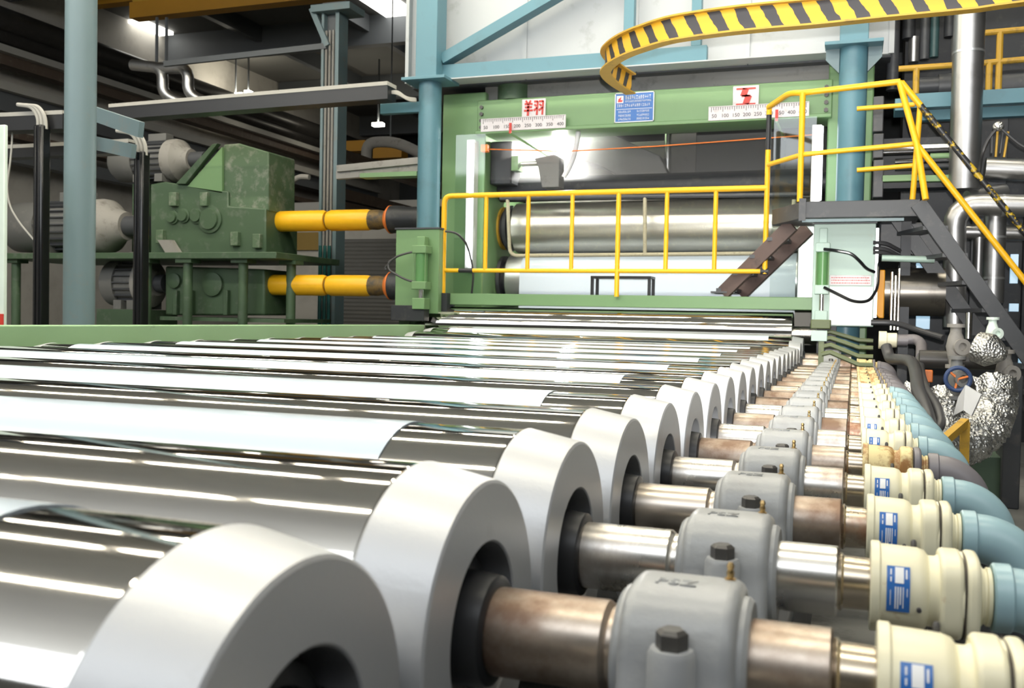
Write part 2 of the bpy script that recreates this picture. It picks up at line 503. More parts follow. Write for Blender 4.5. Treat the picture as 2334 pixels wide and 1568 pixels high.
proto = make_roller((-2.745, yc(-1), zc(-1)))
for k in KS:
    o = proto if k == -1 else copy_tree(proto)
    if k in (0, 2, 4, 6) or k > 7:
        for ch in o.children:
            if ch.name.startswith('shaft'):
                ch.material_slots[0].link = 'OBJECT'
                ch.material_slots[0].material = M['steel_brown']
    o.location = (-2.745, yc(k), zc(k))
    i = k+1
    st = 'with the white sheet running over its top' if k % 2 else 'left bare, white sheet passing beneath it'
    if k == 19:
        o['label'] = 'farthest chrome roller of the table, raised highest, white sheet over its top'
    elif k == 18:
        o['label'] = 'raised bare chrome roller, second from the far end of the table'
    else:
        o['label'] = '%s chrome roller from the camera, %s' % (ORD[i], st)
# ---------------------------------------------------------------- pillow blocks
def make_bearing(loc):
    Y, Z = loc[1], loc[2]
    r = thing('pillow_block_bearing', loc, '', 'bearing', 'grey pillow blocks along the roller ends')
    def arch(rad, hw, zb, fl=.0):
        pts = [(Y+hw, Z+zb), (Y+hw, Z-.02)]
        for j in range(17):
            a = radians(-2)+radians(184)*j/16
            ca, sa = cos(a), sin(a)
            e = .72
            pts.append((Y+rad*1.02*math.copysign(abs(ca)**e, ca), Z+rad*math.copysign(abs(sa)**(e+.12), sa)))
        pts += [(Y-hw, Z-.02), (Y-hw, Z+zb)]
        return pts
    MB().prism(arch(.108, .118, -.1), 'x', -.283, -.13).build('housing', 'grey_paint', r, bevel=.018, smooth=50, bseg=4)
    for xx, l in ((-.283, -1), (-.13, 1)):
        MB().lathe((xx-l*.005, Y, Z), (l, 0, 0), [(0, .092), (.012, .09), (.018, .084), (.018, .06), (0, .06)], 40).build('seal_ring', 'grey_paint', r, smooth=30)
    MB().box((-.275, Y-.19, Z-.135), (-.138, Y+.19, Z-.095)).build('base_foot', 'grey_paint', r, bevel=.01)
    for s in (-1, 1):
        bo = MB().lathe((-.207, Y+s*.112, Z-.11), (0, 0, 1), [(0, 0), (0, .034), (.15, .031), (.158, .027), (.158, 0)], 24).build('bolt_boss', 'grey_paint', r, smooth=40)
        hx = MB()
        hx.lathe((-.207, Y+s*.112, Z+.048), (0, 0, 1), [(0, 0), (0, .021), (.02, .021), (.025, .015), (.025, 0)], 6)
        hx.build('bolt_head', 'bolt_dark', bo, smooth=20)
    g = MB().lathe((-.152, Y+.03, Z+.1), (0, 0, 1), [(0, 0), (0, .008), (.008, .008), (.008, .0045), (.016, .0055), (.02, .004), (.025, .0055), (.03, .0035), (.03, 0)], 12)
    g.build('grease_nipple', 'brass', r)
    t = text_mesh('cast_lettering', 'PSZ', .036, .001, 'grey_paint', r, (-.012, -.02, .1078), Matrix.Rotation(radians(0), 3, 'X'))
    return r
pb = make_bearing((-.207, yc(0), ZA))
for k in range(0, 20):
    o = pb if k == 0 else copy_tree(pb)
    o.location = (-.207, yc(k), zc(k))
    o['label'] = '%s grey cast pillow block from the camera in the bearing row' % ORD[k] if k < 19 else 'farthest grey cast pillow block, at the calender end of the bearing row'
# ---------------------------------------------------------------- rotary joints
def make_joint(loc, body='cream_paint', plate=True):
    Y, Z = loc[1], loc[2]
    r = thing('rotary_joint', loc, '', 'rotary joint', 'cream rotary joints on the shaft ends')
    MB().lathe((-.014, Y, Z), ax, [(0, 0), (0, .05), (.006, .052), (.01, .047), (.052, .046), (.06, .046), (.06, 0)], 32).build('sleeve', 'sleeve_rust', r, smooth=30)
    MB().lathe((.04, Y, Z), ax, [(0, 0), (0, .077), (.002, .079), (.014, .079), (.017, .076), (.017, 0)], 40).build('flange', body, r, smooth=30)
    MB().lathe((.0565, Y, Z), ax, [(0, 0), (0, .075), (.06, .073), (.072, .069), (.078, .061), (.088, .061), (.094, .064), (.1, .07), (.132, .073), (.1325, 0)], 40).build('body', body, r, smooth=45)
    # squared outlet bulge
    def sq(h, e=.5):
        return [(Y+h*math.copysign(abs(cos(2*pi*j/32))**e, cos(2*pi*j/32)), Z+h*math.copysign(abs(sin(2*pi*j/32))**e, sin(2*pi*j/32))) for j in range(32)]
    MB().prism(sq(.0735, .62), 'x', .151, .1885).build('outlet_bulge', body, r, bevel=.008, smooth=50, bseg=3)
    MB().prism(sq(.0715, .62), 'x', .1885, .191).build('gasket', 'seam_dark', r)
    MB().prism(sq(.0735, .62), 'x', .191, .214).build('end_cover', body, r, bevel=.008, smooth=50, bseg=3)
    MB().lathe((.214, Y, Z), ax, [(0, 0), (0, .05), (.006, .051), (.008, .047), (.012, .047), (.014, .05), (.02, .05), (.022, .045), (.026, .045), (.026, 0)], 32).build('threaded_neck', body, r, smooth=30)
    if plate:
        n = 8
        m = MB(); vs = []; fs = []
        for j in range(n+1):
            a = radians(138+60*j/n)
            for xx in (.066, .103):
                for rr in (.0735, .0762):
                    vs.append((xx, Y+rr*cos(a), Z+rr*sin(a)))
        for j in range(n):
            o = j*4; q = o+4
            fs += [(o+1, o+3, q+3, q+1), (o, q, q+2, o+2), (o, o+1, q+1, q), (o+2, q+2, q+3, o+3)]
        fs += [(0, 2, 3, 1), (n*4, n*4+1, n*4+3, n*4+2)]
        pl = m.add(vs, fs).build('name_plate', 'plate_blue', r, smooth=60)
        m2 = MB()
        for x0, x1, j0, j1 in ((.079, .093, .2, 3.0), (.0715, .0735, .6, 1.6), (.0715, .0735, 2, 2.8), (.096, .0985, .6, 2.2), (.079, .081, 3.6, 7.4), (.083, .085, 3.6, 7.4), (.087, .089, 3.6, 6.6), (.0915, .093, 3.6, 7.2), (.0715, .0725, 4.2, 6.8), (.098, .099, 3.8, 5.2)):
            vs = []; fs = []
            for q in range(5):
                a = radians(138+60*(j0+(j1-j0)*q/4)/n)
                for xx in (x0, x1):
                    for rr in (.0762, .0768):
                        vs.append((xx, Y+rr*cos(a), Z+rr*sin(a)))
            for q in range(4):
                o = q*4; p = o+4
                fs += [(o+1, o+3, p+3, p+1), (o, o+1, p+1, p), (o+2, p+2, p+3, o+3), (o, p, p+2, o+2)]
            fs += [(0, 2, 3, 1), (16, 17, 19, 18)]
            m2.add(vs, fs)
        m2.build('plate_print', 'white_print', pl)
    MB().lathe((.118, Y-.0708, Z-.016), (0, -1, -.2), [(0, 0), (0, .004), (.006, .004), (.006, 0)], 10).build('drain_hole', 'ink_dark', r)
    MB().lathe((.112, Y+.02, Z+.069), (0, .2, 1), [(0, 0), (0, .005), (.01, .005), (.014, .003), (.014, 0)], 8).build('grease_nipple', 'bolt_dark', r)
    return r
jp = make_joint((.12, yc(0), ZA))
jr = make_joint((.12, yc(0), ZA), 'cream_rusty', False)
for ch in jr.children:
    if ch.name.startswith(('end_cover',)):
        ch.data.materials[0] = M['pipe_grey']
first_r = True
used_p = False
for k in range(0, 19):
    rusty = k in (4, 12, 13, 14, 15, 16, 17, 18)
    if rusty:
        o = jr if first_r else copy_tree(jr); first_r = False
    else:
        o = jp if not used_p else copy_tree(jp); used_p = True
    o.location = (.12, yc(k), zc(k))
    if k > 6:
        for ch in [c for c in o.children if c.name.startswith('name_plate')]:
            for g in list(ch.children): bpy.data.objects.remove(g)
            bpy.data.objects.remove(ch)
    o['label'] = ('%s %s rotary joint from the camera, screwed to its roller shaft' % (ORD[k], 'cream chipped' if k == 4 else 'rust-stained cream' if rusty else 'cream')) if k < 18 else 'farthest rust-stained cream rotary joint in the row of joints'
# ---------------------------------------------------------------- elbows
def make_elbow(loc, m):
    Y, Z = loc[1], loc[2]
    r = thing('pipe_elbow', loc, '', 'pipe elbow', 'pipe elbows bending down behind the rotary joints')
    MB().lathe((.236, Y, Z), ax, [(0, 0), (0, .056), (.003, .059), (.028, .059), (.031, .056), (.031, 0)], 32).build('collar', m, r, smooth=30)
    pts = [(.262, Y, Z)]
    R = .1
    for j in range(0, 13):
        a = pi/2*j/12
        pts.append((.27+R*sin(a), Y, Z-R+R*cos(a)))
    pts.append((.27+R, Y, Z-R-.03))
    MB().tube(pts, .0535, 24).build('bend', m, r, smooth=50)
    MB().lathe((.27+R, Y, Z-R-.02), (0, 0, -1), [(0, 0), (0, .056), (.003, .059), (.03, .059), (.033, .056), (.033, 0)], 32).build('collar', m, r, smooth=30)
    MB().tube([(.27+R, Y, Z-R-.04), (.27+R, Y, Z-.5), (.27+R, Y, FZ+.005)], .045, 16).build('down_pipe', 'hose_dark', r)
    return r
eb = make_elbow((.3, yc(1), ZA), 'pipe_blue')
eg = make_elbow((.3, yc(1), ZA), 'pipe_grey')
fb = fg = True
for k in range(1, 19):
    grey = k == 4 or k > 11
    if grey:
        o = eg if fg else copy_tree(eg); fg = False
    else:
        o = eb if fb else copy_tree(eb); fb = False
    o.location = (.3, yc(k), zc(k))
    o['label'] = '%s pipe elbow behind the %s rotary joint from the camera' % ('grey iron' if k == 4 else 'dark grey' if grey else 'light blue painted', ORD[k] if k < 18 else 'farthest')
# ---------------------------------------------------------------- table frame
t = thing('table_frame', (-.2, 6, FZ), 'dark green steel side beam carrying the pillow blocks', 'machine frame')
MB().box((-.31, .6, -.95), (-.1, 9.2, ZA-.136)).build('side_beam', 'dark_machine', t, bevel=.01)
for y in (1.2, 3.6, 6.0, 8.4):
    MB().box((-.28, y-.06, FZ), (-.13, y+.06, -.95)).build('leg', 'dark_machine', t)
t2 = thing('riser_frame', (-.2, 10.2, FZ), 'dark stepped frame under the raised far pillow blocks', 'machine frame')
b = MB().prism([(9.25, FZ), (9.25, ZA-.136), (9.5, ZA-.136), (9.6, -.611), (10.05, -.611), (10.1, -.561), (10.55, -.561), (10.6, -.521), (11.05, -.521), (11.05, FZ)], 'x', -.31, -.1).build('stepped_plate', 'dark_machine', t2)
t3 = thing('guard_beam', (-5.2, 6.8, FZ), 'long scuffed green guard beam along the left side of the roller table', 'machine frame')
MB().box((-5.3, 2.2, -.75), (-5.1, 11.0, -.117)).build('beam', 'green_paint', t3, bevel=.008)
for y in (2.6, 5.4, 8.2, 10.8):
    MB().box((-5.27, y-.07, FZ), (-5.13, y+.07, -.75)).build('leg', 'green_dark', t3)
# ---------------------------------------------------------------- white sheet
BIG = (11.47, -.125, .25)            # chrome take-off roller under the deck
LOW = (13.15, .56, .36)              # lower calender roll
UPP = (13.15, 1.295, .36)
circ = [(yc(k), zc(k), RB, 1 if k % 2 else -1) for k in KS]
circ += [(BIG[0], BIG[1], BIG[2], -1), (12.70, -.2, .06, -1), (LOW[0], LOW[1], LOW[2], 1)]
th = .003
prof = [(circ[0][0]-RB-.06, -1.35)]
prev = None
segs = []
for i in range(len(circ)-1):
    y1, z1, r1, s1 = circ[i]; y2, z2, r2_, s2 = circ[i+1]
    d = sqrt((y2-y1)**2+(z2-z1)**2); th0 = atan2(z2-z1, y2-y1)
    f = acos(min(1, (r1+r2_+2*th)/d)) if s1 != s2 else acos((r1-r2_)/d)
    a = th0+s1*f
    segs.append((a, a+pi if s1 != s2 else a))
prof = [(circ[0][0]-RB-th, -1.35), (circ[0][0]-RB-th, circ[0][1]-.05)]
for i, (y1, z1, r1, s1) in enumerate(circ):
    a_in = pi if i == 0 else segs[i-1][1]
    a_out = segs[i][0] if i < len(segs) else radians(-30)
    if s1 > 0:
        while a_in < a_out: a_in += 2*pi
    else:
        while a_in > a_out: a_in -= 2*pi
        if a_out-a_in > 2*pi: a_in += 2*pi
    n = 28
    for j in range(n+1):
        a = a_in+(a_out-a_in)*j/n
        prof.append((y1+(r1+th*.6)*cos(a), z1+(r1+th*.6)*sin(a)))
SX0, SX1 = -4.645, -.868
m = MB(); vs = []; fs = []
n = len(prof)
for i, (y, z) in enumerate(prof):
    a = prof[max(0, i-1)]; b = prof[min(n-1, i+1)]
    dy, dz = b[0]-a[0], b[1]-a[1]; l = sqrt(dy*dy+dz*dz) or 1
    ny, nz = -dz/l*th*.4, dy/l*th*.4
    u = min(1, max(0, (y-11.6)/1.15))
    xl, xr = SX0+.175*u, SX1+.148*u
    vs += [(xl, y+ny, z+nz), (xr, y+ny, z+nz), (xl, y-ny, z-nz), (xr, y-ny, z-nz)]
for i in range(n-1):
    o = i*4; q = o+4
    fs += [(o, o+1, q+1, q), (o+2, q+2, q+3, o+3), (o, q, q+2, o+2), (o+1, o+3, q+3, q+1)]
fs += [(0, 2, 3, 1), ((n-1)*4, (n-1)*4+1, (n-1)*4+3, (n-1)*4+2)]
tag(m.add(vs, fs).build('plastic_sheet', 'sheet_white', smooth=40), 'wide glossy white plastic sheet weaving over and under the chrome rollers', 'plastic sheet')
# big take-off roller
r = thing('takeoff_roller', (-2.9, BIG[0], BIG[1]), 'large bare chrome roller under the green deck beam', 'roller')
MB().lathe((0, BIG[0], BIG[1]), ax, [(-5.2, 0), (-5.2, .247), (-5.196, .25), (-.66, .25), (-.656, .247), (-.656, 0)], 128).build('barrel', 'chrome', r)
MB().lathe((0, BIG[0], BIG[1]), ax, [(-.66, 0), (-.66, .09), (-.36, .09), (-.36, 0)], 32).build('journal', 'steel', r)
MB().lathe((0, BIG[0], BIG[1]), ax, [(-5.5, 0), (-5.5, .09), (-5.19, .09), (-5.19, 0)], 32).build('journal', 'steel', r)
# ================================================================== CEILING LIGHTS
lampn = 0
def ceiling_lamp(x, y, z, l, label):
    t = thing('ceiling_light', (x, y, z), label, 'ceiling light', 'ceiling lamps of the hall')
    MB().box((x-l/2, y-.14, z+.02), (x+l/2, y+.14, z+.1)).build('housing', 'dust_grey', t)
    MB().box((x-l/2+.03, y-.11, z-.01), (x+l/2-.03, y+.11, z+.02)).build('tube', 'lamp_glow', t)
    MB().box((x-.02, y-.02, z+.1), (x+.02, y+.02, 8.3)).build('hanger', 'dust_grey', t)
for ri, y in enumerate((1.6, 6.0, 10.4)):
    for ci, x in enumerate((-11.8, -9.2, -6.6, -4.0, -1.4, 1.2)):
        ceiling_lamp(x, y, 6.2, 2.25, 'long ceiling lamp high over the hall, %s row, number %d from the left' % (('near', 'second', 'third', 'far')[ri], ci+1))
# ================================================================== CALENDER
YL = 12.35          # front plane of the green stand
def rect_y(x0, y0, x1, y1, Y):
    """x/z extents of an upright rectangle seen at depth Y (corners in the photograph)"""
    a = at(x0, y0, Y); b = at(x1, y1, Y)
    return a.x, b.x, a.z, b.z
cal = thing('calender_stand', (-2.6, 13.2, FZ), 'tall green calender stand with two side legs and a top beam', 'calender')
lx0 = at(1006, 420, YL).x; lx1 = at(1104, 420, YL).x
rx0 = at(1884, 350, YL).x; rx1 = at(1988, 350, YL).x
ztop = at(1060, 212, YL).z
zt2 = at(1940, 185, YL).z
MB().box((lx0, YL, FZ), (lx1, YL+1.7, ztop)).build('side_leg', 'green_clean', cal, bevel=.02)
MB().box((rx0, YL, FZ), (rx1, YL+1.7, ztop+.1)).build('side_leg', 'green_clean', cal, bevel=.02)
bz0 = at(1480, 290, YL).z; bz1 = at(1480, 206, YL).z
MB().box((lx1-.12, YL-.02, bz0), (rx0+.05, YL+.5, bz1)).build('top_beam', 'green_clean', cal, bevel=.015)
MB().box((lx1-.12, YL-.10, bz0-.0), (rx0+.05, YL+.0, bz0+.05)).build('beam_lip', 'green_clean', cal, bevel=.01)
for i in range(4):
    z = bz0+.1+i*(bz1-bz0-.2)/3
    for x in (lx1-.05, rx0-.02):
        MB().lathe((x, YL-.02, z), (0, -1, 0), [(0, 0), (0, .028), (.03, .028), (.03, 0)], 6).build('bolt_head', 'bolt_dark', cal, smooth=20)
MB().box((lx1-.05, YL+.1, bz1), (rx0, YL+1.2, bz1+.42)).build('upper_hood', 'grey_machine', cal)
MB().cyl((lx1+.35, YL+.2, bz1), (0, 0, 1), .42, .24, 32).build('lift_cylinder', 'green_dark', cal)
MB().box((lx1+.1, YL+1.5, -.3), (rx0-.1, YL+1.62, bz0+.1)).build('rear_panel', 'wall_grey', cal)
a = at(1125, 405, YL+1.45); b = at(1300, 300, YL+1.45)
MB().box((a.x-.1, YL+1.44, a.z-.1), (b.x, YL+1.5, bz0+.1)).build('lit_backing', 'white_print', cal)  # white sheet put in for the lamp's light flooding the rear panel
# inner guides, red-tipped pointers, spindle
gx = at(1200, 375, YL+.3)
MB().cbox((gx.x-.12, YL+.25, gx.z), (.1, .2, .2)).build('guide_block', 'green_clean', cal)
MB().cyl((gx.x-.07, YL+.25, gx.z), (1, 0, 0), .36, .035).build('guide_rod', 'steel_clean', cal)
MB().cyl((gx.x+.27, YL+.25, gx.z), (1, 0, 0), .06, .06).build('guide_nut', 'green_clean', cal)
p = at(1225, 385, YL+.3)
MB().prism([(p.x, p.z+.12), (p.x+.28, p.z+.17), (p.x+.36, p.z+.13), (p.x+.36, p.z-.28), (p.x+.12, p.z-.28), (p.x+.06, p.z)], 'y', YL+.15, YL+.4).build('adjuster_block', 'grey_machine', cal, bevel=.01)
p = at(1385, 345, YL+.8)
MB().prism([(p.x-.48, p.z+.25), (p.x-.3, p.z+.34), (p.x-.1, p.z+.3), (p.x+.75, p.z-.1), (p.x+.9, p.z-.4), (p.x+.4, p.z-.5), (p.x-.1, p.z-.2), (p.x-.45, p.z-.1)], 'y', YL+.7, YL+1.3).build('feed_hopper', 'grey_machine', cal, bevel=.015)
p = at(1522, 355, YL+1.0)
MB().cyl((p.x, YL+1.0, p.z-.5), (0, 0, 1), 1.0, .05).build('inner_pipe', 'steel_clean', cal)
p = at(1620, 390, YL+1.3)
MB().box((p.x-.6, YL+1.2, p.z-.3), (p.x-.2, YL+1.45, p.z+.55)).build('inner_cabinet', 'dust_grey', cal)
MB().box((p.x-.2, YL+1.25, p.z-.3), (p.x+1.0, YL+1.45, p.z+.5)).build('inner_cabinet', 'grey_machine', cal)
p = at(1175, 470, YL)
MB().box((lx1, YL+.2, at(1100, 400, YL).z-.1), (lx1+.32, YL+.6, at(1100, 400, YL).z+.5)).build('bearing_cheek', 'dark_machine', cal, bevel=.02)
# upper hoses
hz = at(1310, 330, YL-.1)
tag(MB().tube([at(1318, 300, YL+.05), at(1314, 330, YL+.05), at(1304, 370, YL+.05), at(1285, 404, YL+.05)], .035, 12, .1).build('vent_hose', 'paper_white'), 'pale blue bent hose hanging inside the calender opening', 'hose')
tag(MB().tube([at(1112, 340, YL-.06), at(1290, 345, YL-.06), at(1500, 333, YL-.06), at(1870, 306, YL-.06)], .008, 8).build('safety_cord', 'orange_paint'), 'thin orange safety cord stretched across the calender opening', 'cord')
p = at(1105, 338, YL-.1)
tag(MB().cbox((p.x, YL-.08, p.z), (.1, .1, .1)).build('limit_switch', 'orange_paint', bevel=.01), 'small orange switch box on the green left leg', 'switch')
# calender rolls
def cal_roll(nm, label, Y, Z, R, x0, x1, m, ringm):
    r = thing(nm, ((x0+x1)/2, Y, Z), label, 'calender roll')
    MB().lathe((x0, Y, Z), ax, [(0, 0), (0, R-.02), (.02, R), (x1-x0-.02, R), (x1-x0, R-.02), (x1-x0, 0)], 96).build('barrel', m, r, smooth=30)
    MB().lathe((x0-.42, Y, Z), ax, [(0, 0), (0, R*.72), (.42, R*.72), (.42, 0)], 48).build('journal', 'dark_machine', r)
    for i, rr in enumerate((.92, .86, .95)):
        MB().lathe((x0-.08-.11*i, Y, Z), (-1, 0, 0), [(0, R*.5), (0, R*rr), (.05, R*rr), (.05, R*.5)], 48, closed=True).build('end_ring', ('dark_steel', 'yellow_dull', 'grey_machine')[i], r)
    MB().lathe((x1, Y, Z), ax, [(0, 0), (0, R*.72), (.3, R*.72), (.3, 0)], 48).build('journal', 'dark_machine', r)
    return r
xa = at(1164, 520, UPP[0]-.3).x; xb = at(1850, 520, UPP[0]-.3).x
cal_roll('calender_roll', 'upper matt metal calender roll behind the yellow railing', UPP[0], UPP[1], UPP[2], xa, xb, 'roll_metal', 0)
xa2 = at(1150, 640, LOW[0]-.3).x; xb2 = at(1852, 640, LOW[0]-.3).x
cal_roll('calender_roll', 'lower calender roll wrapped by the white sheet, behind the railing', LOW[0], LOW[1], LOW[2], xa2, xb2, 'aluminium_band', 0)
zt = UPP[1]+UPP[2]+.36
cal_roll('calender_roll', 'top dark calender roll above the bright metal roll', 13.0, 1.83, .172, at(1140, 425, 13).x, at(1850, 425, 13).x, 'dark_machine', 0)
# rope-wrapped trim pipe
Yt = 12.55
t = thing('trim_pipe', at(1470, 580, Yt), 'beige rope-wrapped pipe frame hanging in front of the metal roll', 'pipe')
MB().tube([at(1157, 455, Yt), at(1162, 583, Yt), at(1800, 577, Yt), at(1810, 455, Yt)], .026, 12, .12).build('loop_pipe', 'rope_beige', t)
MB().tube([at(1470, 450, Yt), at(1470, 578, Yt)], .026, 12).build('cross_pipe', 'rope_beige', t)
MB().tube([at(1140, 452, Yt), at(1830, 443, Yt)], .03, 12).build('support_bar', 'dark_steel', t)
# take-off apron dark
# tube lamps inside the stand
def tube_lamp(px, y0, y1, Y, r, label):
    a = at(px, y0, Y); b = at(px, y1, Y); b.x = a.x
    t = thing('tube_light', b, label, 'tube light')
    MB().tube([a, b], r, 12).build('tube', 'tube_glow', t)
    MB().box((a.x-.09, Y+r, b.z-.03), (a.x+.02, YL+.001, a.z+.03)).build('housing', 'sign_white', t, bevel=.005)
tube_lamp(1076, 322, 606, 12.15, .03, 'glowing vertical tube lamp on the green left leg of the calender')
tube_lamp(1869, 288, 456, 12.15, .04, 'glowing vertical tube lamp by the right leg of the calender')
p = at(1276, 325, YL+.9)
t = thing('work_lamp', p, 'very bright work lamp glaring inside the calender opening', 'lamp')
MB().sphere(p, .1, 20, (1, .6, 1)).build('bulb', 'work_glow', t)
MB().box((p.x-.16, p.y+.08, p.z-.16), (p.x+.16, p.y+.16, p.z+.16)).build('reflector', 'dust_grey', t)
# clear shields
for px0, px1, py0, py1, lb in ((1040, 1100, 308, 672, 'clear plastic shield in front of the green left leg of the calender'), (1765, 1850, 270, 690, 'clear plastic shield at the right end of the calender rolls')):
    a = at(px0, py0, 12.08); b = at(px1, py1, 12.08)
    tag(MB().box((a.x, 12.07, b.z), (b.x, 12.08, a.z)).build('shield', 'clear_shield'), lb, 'shield')
a = at(1818, 590, 12.2); b = at(1850, 690, 12.2)
tag(MB().box((a.x, 12.2, b.z-.02), (b.x+.03, 12.5, a.z+.55)).build('end_guard', 'duct_metal', bevel=.01), 'upright bright metal guard at the right end of the white calender roll', 'guard')
# ---------------------------------------------------------------- signs
def plate(name, px0, py0, px1, py1, m, label, cat, Y=YL-.03, th=.012):
    a = at(px0, py0, Y); b = at(px1, py1, Y)
    t = thing(name, ((a.x+b.x)/2, Y, b.z), label, cat)
    MB().box((a.x, Y, b.z), (b.x, Y+th, a.z)).build('plate', m, t, bevel=.004)
    return t, a.x, b.x, b.z, a.z
def strokes(name, parent, m, x0, x1, z0, z1, Y, segs, w):
    b = MB()
    for s in segs:
        (u0, v0), (u1, v1) = s[0], s[1]
        ww = s[2] if len(s) > 2 else w
        b.beam((x0+(x1-x0)*u0, Y, z0+(z1-z0)*v0), (x0+(x1-x0)*u1, Y, z0+(z1-z0)*v1), ww*(x1-x0), .008, up=(0, 1, 0))
    return b.build(name, m, parent)
t, x0, x1, z0, z1 = plate('character_sign', 1190, 227, 1243, 266, 'sign_white', 'white square sign with the red characters of a sheep and feathers on the green beam', 'sign', YL-.05)
strokes('red_character', t, 'red_paint', x0, x1, z0, z1, YL-.055, [
    ((.17, .92), (.24, .78)), ((.38, .92), (.31, .78)), ((.12, .74), (.45, .74)), ((.14, .56), (.43, .56)), ((.1, .38), (.47, .38)), ((.28, .74), (.26, .1), .09),
    ((.52, .85), (.68, .85)), ((.67, .86), (.64, .12)), ((.54, .7), (.6, .6)), ((.51, .36), (.65, .52)),
    ((.72, .85), (.92, .85)), ((.9, .86), (.87, .12)), ((.75, .7), (.82, .6)), ((.72, .36), (.88, .52))], .075)
t, x0, x1, z0, z1 = plate('character_sign', 1671, 197, 1729, 242, 'sign_white', 'white square sign with one red zigzag I-shaped character on the green beam', 'sign', YL-.05)
strokes('red_character', t, 'red_paint', x0, x1, z0, z1, YL-.055, [
    ((.13, .86), (.88, .86), .06), ((.13, .13), (.88, .13), .06), ((.5, .86), (.4, .5), .24), ((.34, .52), (.68, .52), .07), ((.62, .54), (.5, .13), .24)], .07)
def ruler(px0, py0, px1, py1, label, nums):
    t, x0, x1, z0, z1 = plate('scale_plate', px0, py0, px1, py1, 'sign_white', label, 'scale', YL-.115)
    b = MB(); n = 40
    for i in range(n+1):
        u = .03+.94*i/n
        h = .34 if i % 5 == 0 else .2
        b.box((x0+(x1-x0)*u-.003, YL-.118, z1-.012-(z1-z0)*h), (x0+(x1-x0)*u+.003, YL-.114, z1-.012))
    b.box((x0+.01, YL-.1165, z1-.014), (x1-.01, YL-.1145, z1-.011))
    b.build('tick_marks', 'ink_dark', t)
    for i, s in enumerate(nums):
        u = .06+.88*i/(len(nums)-1)
        o = text_mesh('scale_number', s, (z1-z0)*.36, .002, 'ink_dark', t, V((x0+(x1-x0)*u, YL-.117, z0+(z1-z0)*.3))-t.location, Matrix.Rotation(radians(90), 3, 'X'))
    return t
ruler(1096, 271, 1289, 291, 'long white scale plate with ticks under the sheep-and-feather sign', ['50', '100', '150', '200', '250', '300', '350', '400'])
ruler(1615, 243, 1844, 264, 'long white scale plate with ticks under the zigzag character sign', ['50', '100', '150', '200', '250', '300', '350', '400', '450'])
t, x0, x1, z0, z1 = plate('machine_plate', 1402, 213, 1490, 276, 'plate_blue', 'blue maker plate with white lettering and a small red emblem on the green beam', 'sign', YL-.05)
w, h = x1-x0, z1-z0
b = MB()
for q in ((0, 0, 1, .03), (0, .97, 1, 1), (0, 0, .02, 1), (.98, 0, 1, 1)):
    b.box((x0+w*q[0], YL-.054, z0+h*q[1]), (x0+w*q[2], YL-.05, z0+h*q[3]))
b.build('white_border', 'white_print', t)
MB().box((x0+w*.05, YL-.056, z0+h*.66), (x0+w*.22, YL-.05, z0+h*.9)).build('emblem_field', 'white_print', t)
em = MB().prism([(x0+w*.08, z0+h*.69), (x0+w*.19, z0+h*.69), (x0+w*.2, z0+h*.77), (x0+w*.15, z0+h*.75), (x0+w*.17, z0+h*.87), (x0+w*.09, z0+h*.79)], 'y', YL-.059, YL-.055).build('red_emblem', 'red_paint', t)
b = MB(); rnd = random.Random(3)
def print_row(b, u0, u1, v0, v1, cw):
    u = u0
    while u < u1-cw:
        for k in range(3):
            vv = v0+(v1-v0)*k/2.6
            if rnd.random() < .8:
                b.box((x0+w*u, YL-.053, z0+h*vv), (x0+w*(u+cw*rnd.uniform(.5, .8)), YL-.05, z0+h*(vv+(v1-v0)*.16)))
        b.box((x0+w*(u+cw*.3), YL-.053, z0+h*v0), (x0+w*(u+cw*.42), YL-.05, z0+h*v1))
        u += cw
print_row(b, .27, .94, .78, .9, .055)
print_row(b, .27, .94, .68, .74, .035)
print_row(b, .06, .94, .53, .62, .05)
b.box((x0+w*.05, YL-.053, z0+h*.44), (x0+w*.95, YL-.05, z0+h*.455))
for v in (.33, .2, .08):
    print_row(b, .1, .42, v, v+.07, .04)
    print_row(b, .57, .9, v, v+.07, .04)
b.build('lettering', 'white_print', t)
for (a0, b0), (a1, b1), lb in (((1163, 304), (1240, 352), 'red-tipped green pointer rod under the left scale plate'), ((1770, 276), (1784, 306), 'red-tipped green pointer rod under the right scale plate')):
    p = at(a0, b0, YL-.16); q_ = at(a1, b1, YL+.0)
    t = thing('pointer', p, lb, 'pointer')
    MB().beam(p+V((0, 0, -.0)), p+V((0, 0, .14)), .035, .012, up=(0, 1, 0)).build('red_tip', 'red_paint', t)
    MB().tube([p, q_+V((0, .35, 0))], .016, 8).build('rod', 'green_clean', t)
# ================================================================== DECK AND RAILING
YD = 11.4
d = thing('deck', (-2.6, 11.8, FZ), 'green steel deck beam and walkway in front of the calender rolls', 'walkway')
dx0 = at(1000, 685, YD).x; dx1 = at(1852, 690, YD).x
dz1 = at(1400, 672.5, YD).z; dz0 = at(1400, 700, YD).z
MB().box((dx0, YD, dz0), (dx1, YD+.1, dz1)).build('front_beam', 'green_clean', d, bevel=.008)
MB().box((dx0, YD+.1, dz1-.03), (dx1, YD+.62, dz1-.005)).build('floor_plate', 'dark_steel', d)
MB().box((dx0-.0, YD+.1, dz0-.9), (dx0+.12, YD+.25, dz0)).build('end_post', 'green_dark', d)
MB().box((dx0-.05, YD-.1, dz0-.55), (dx0+.16, YD+.1, dz1+.0)).build('end_bracket', 'dark_machine', d)
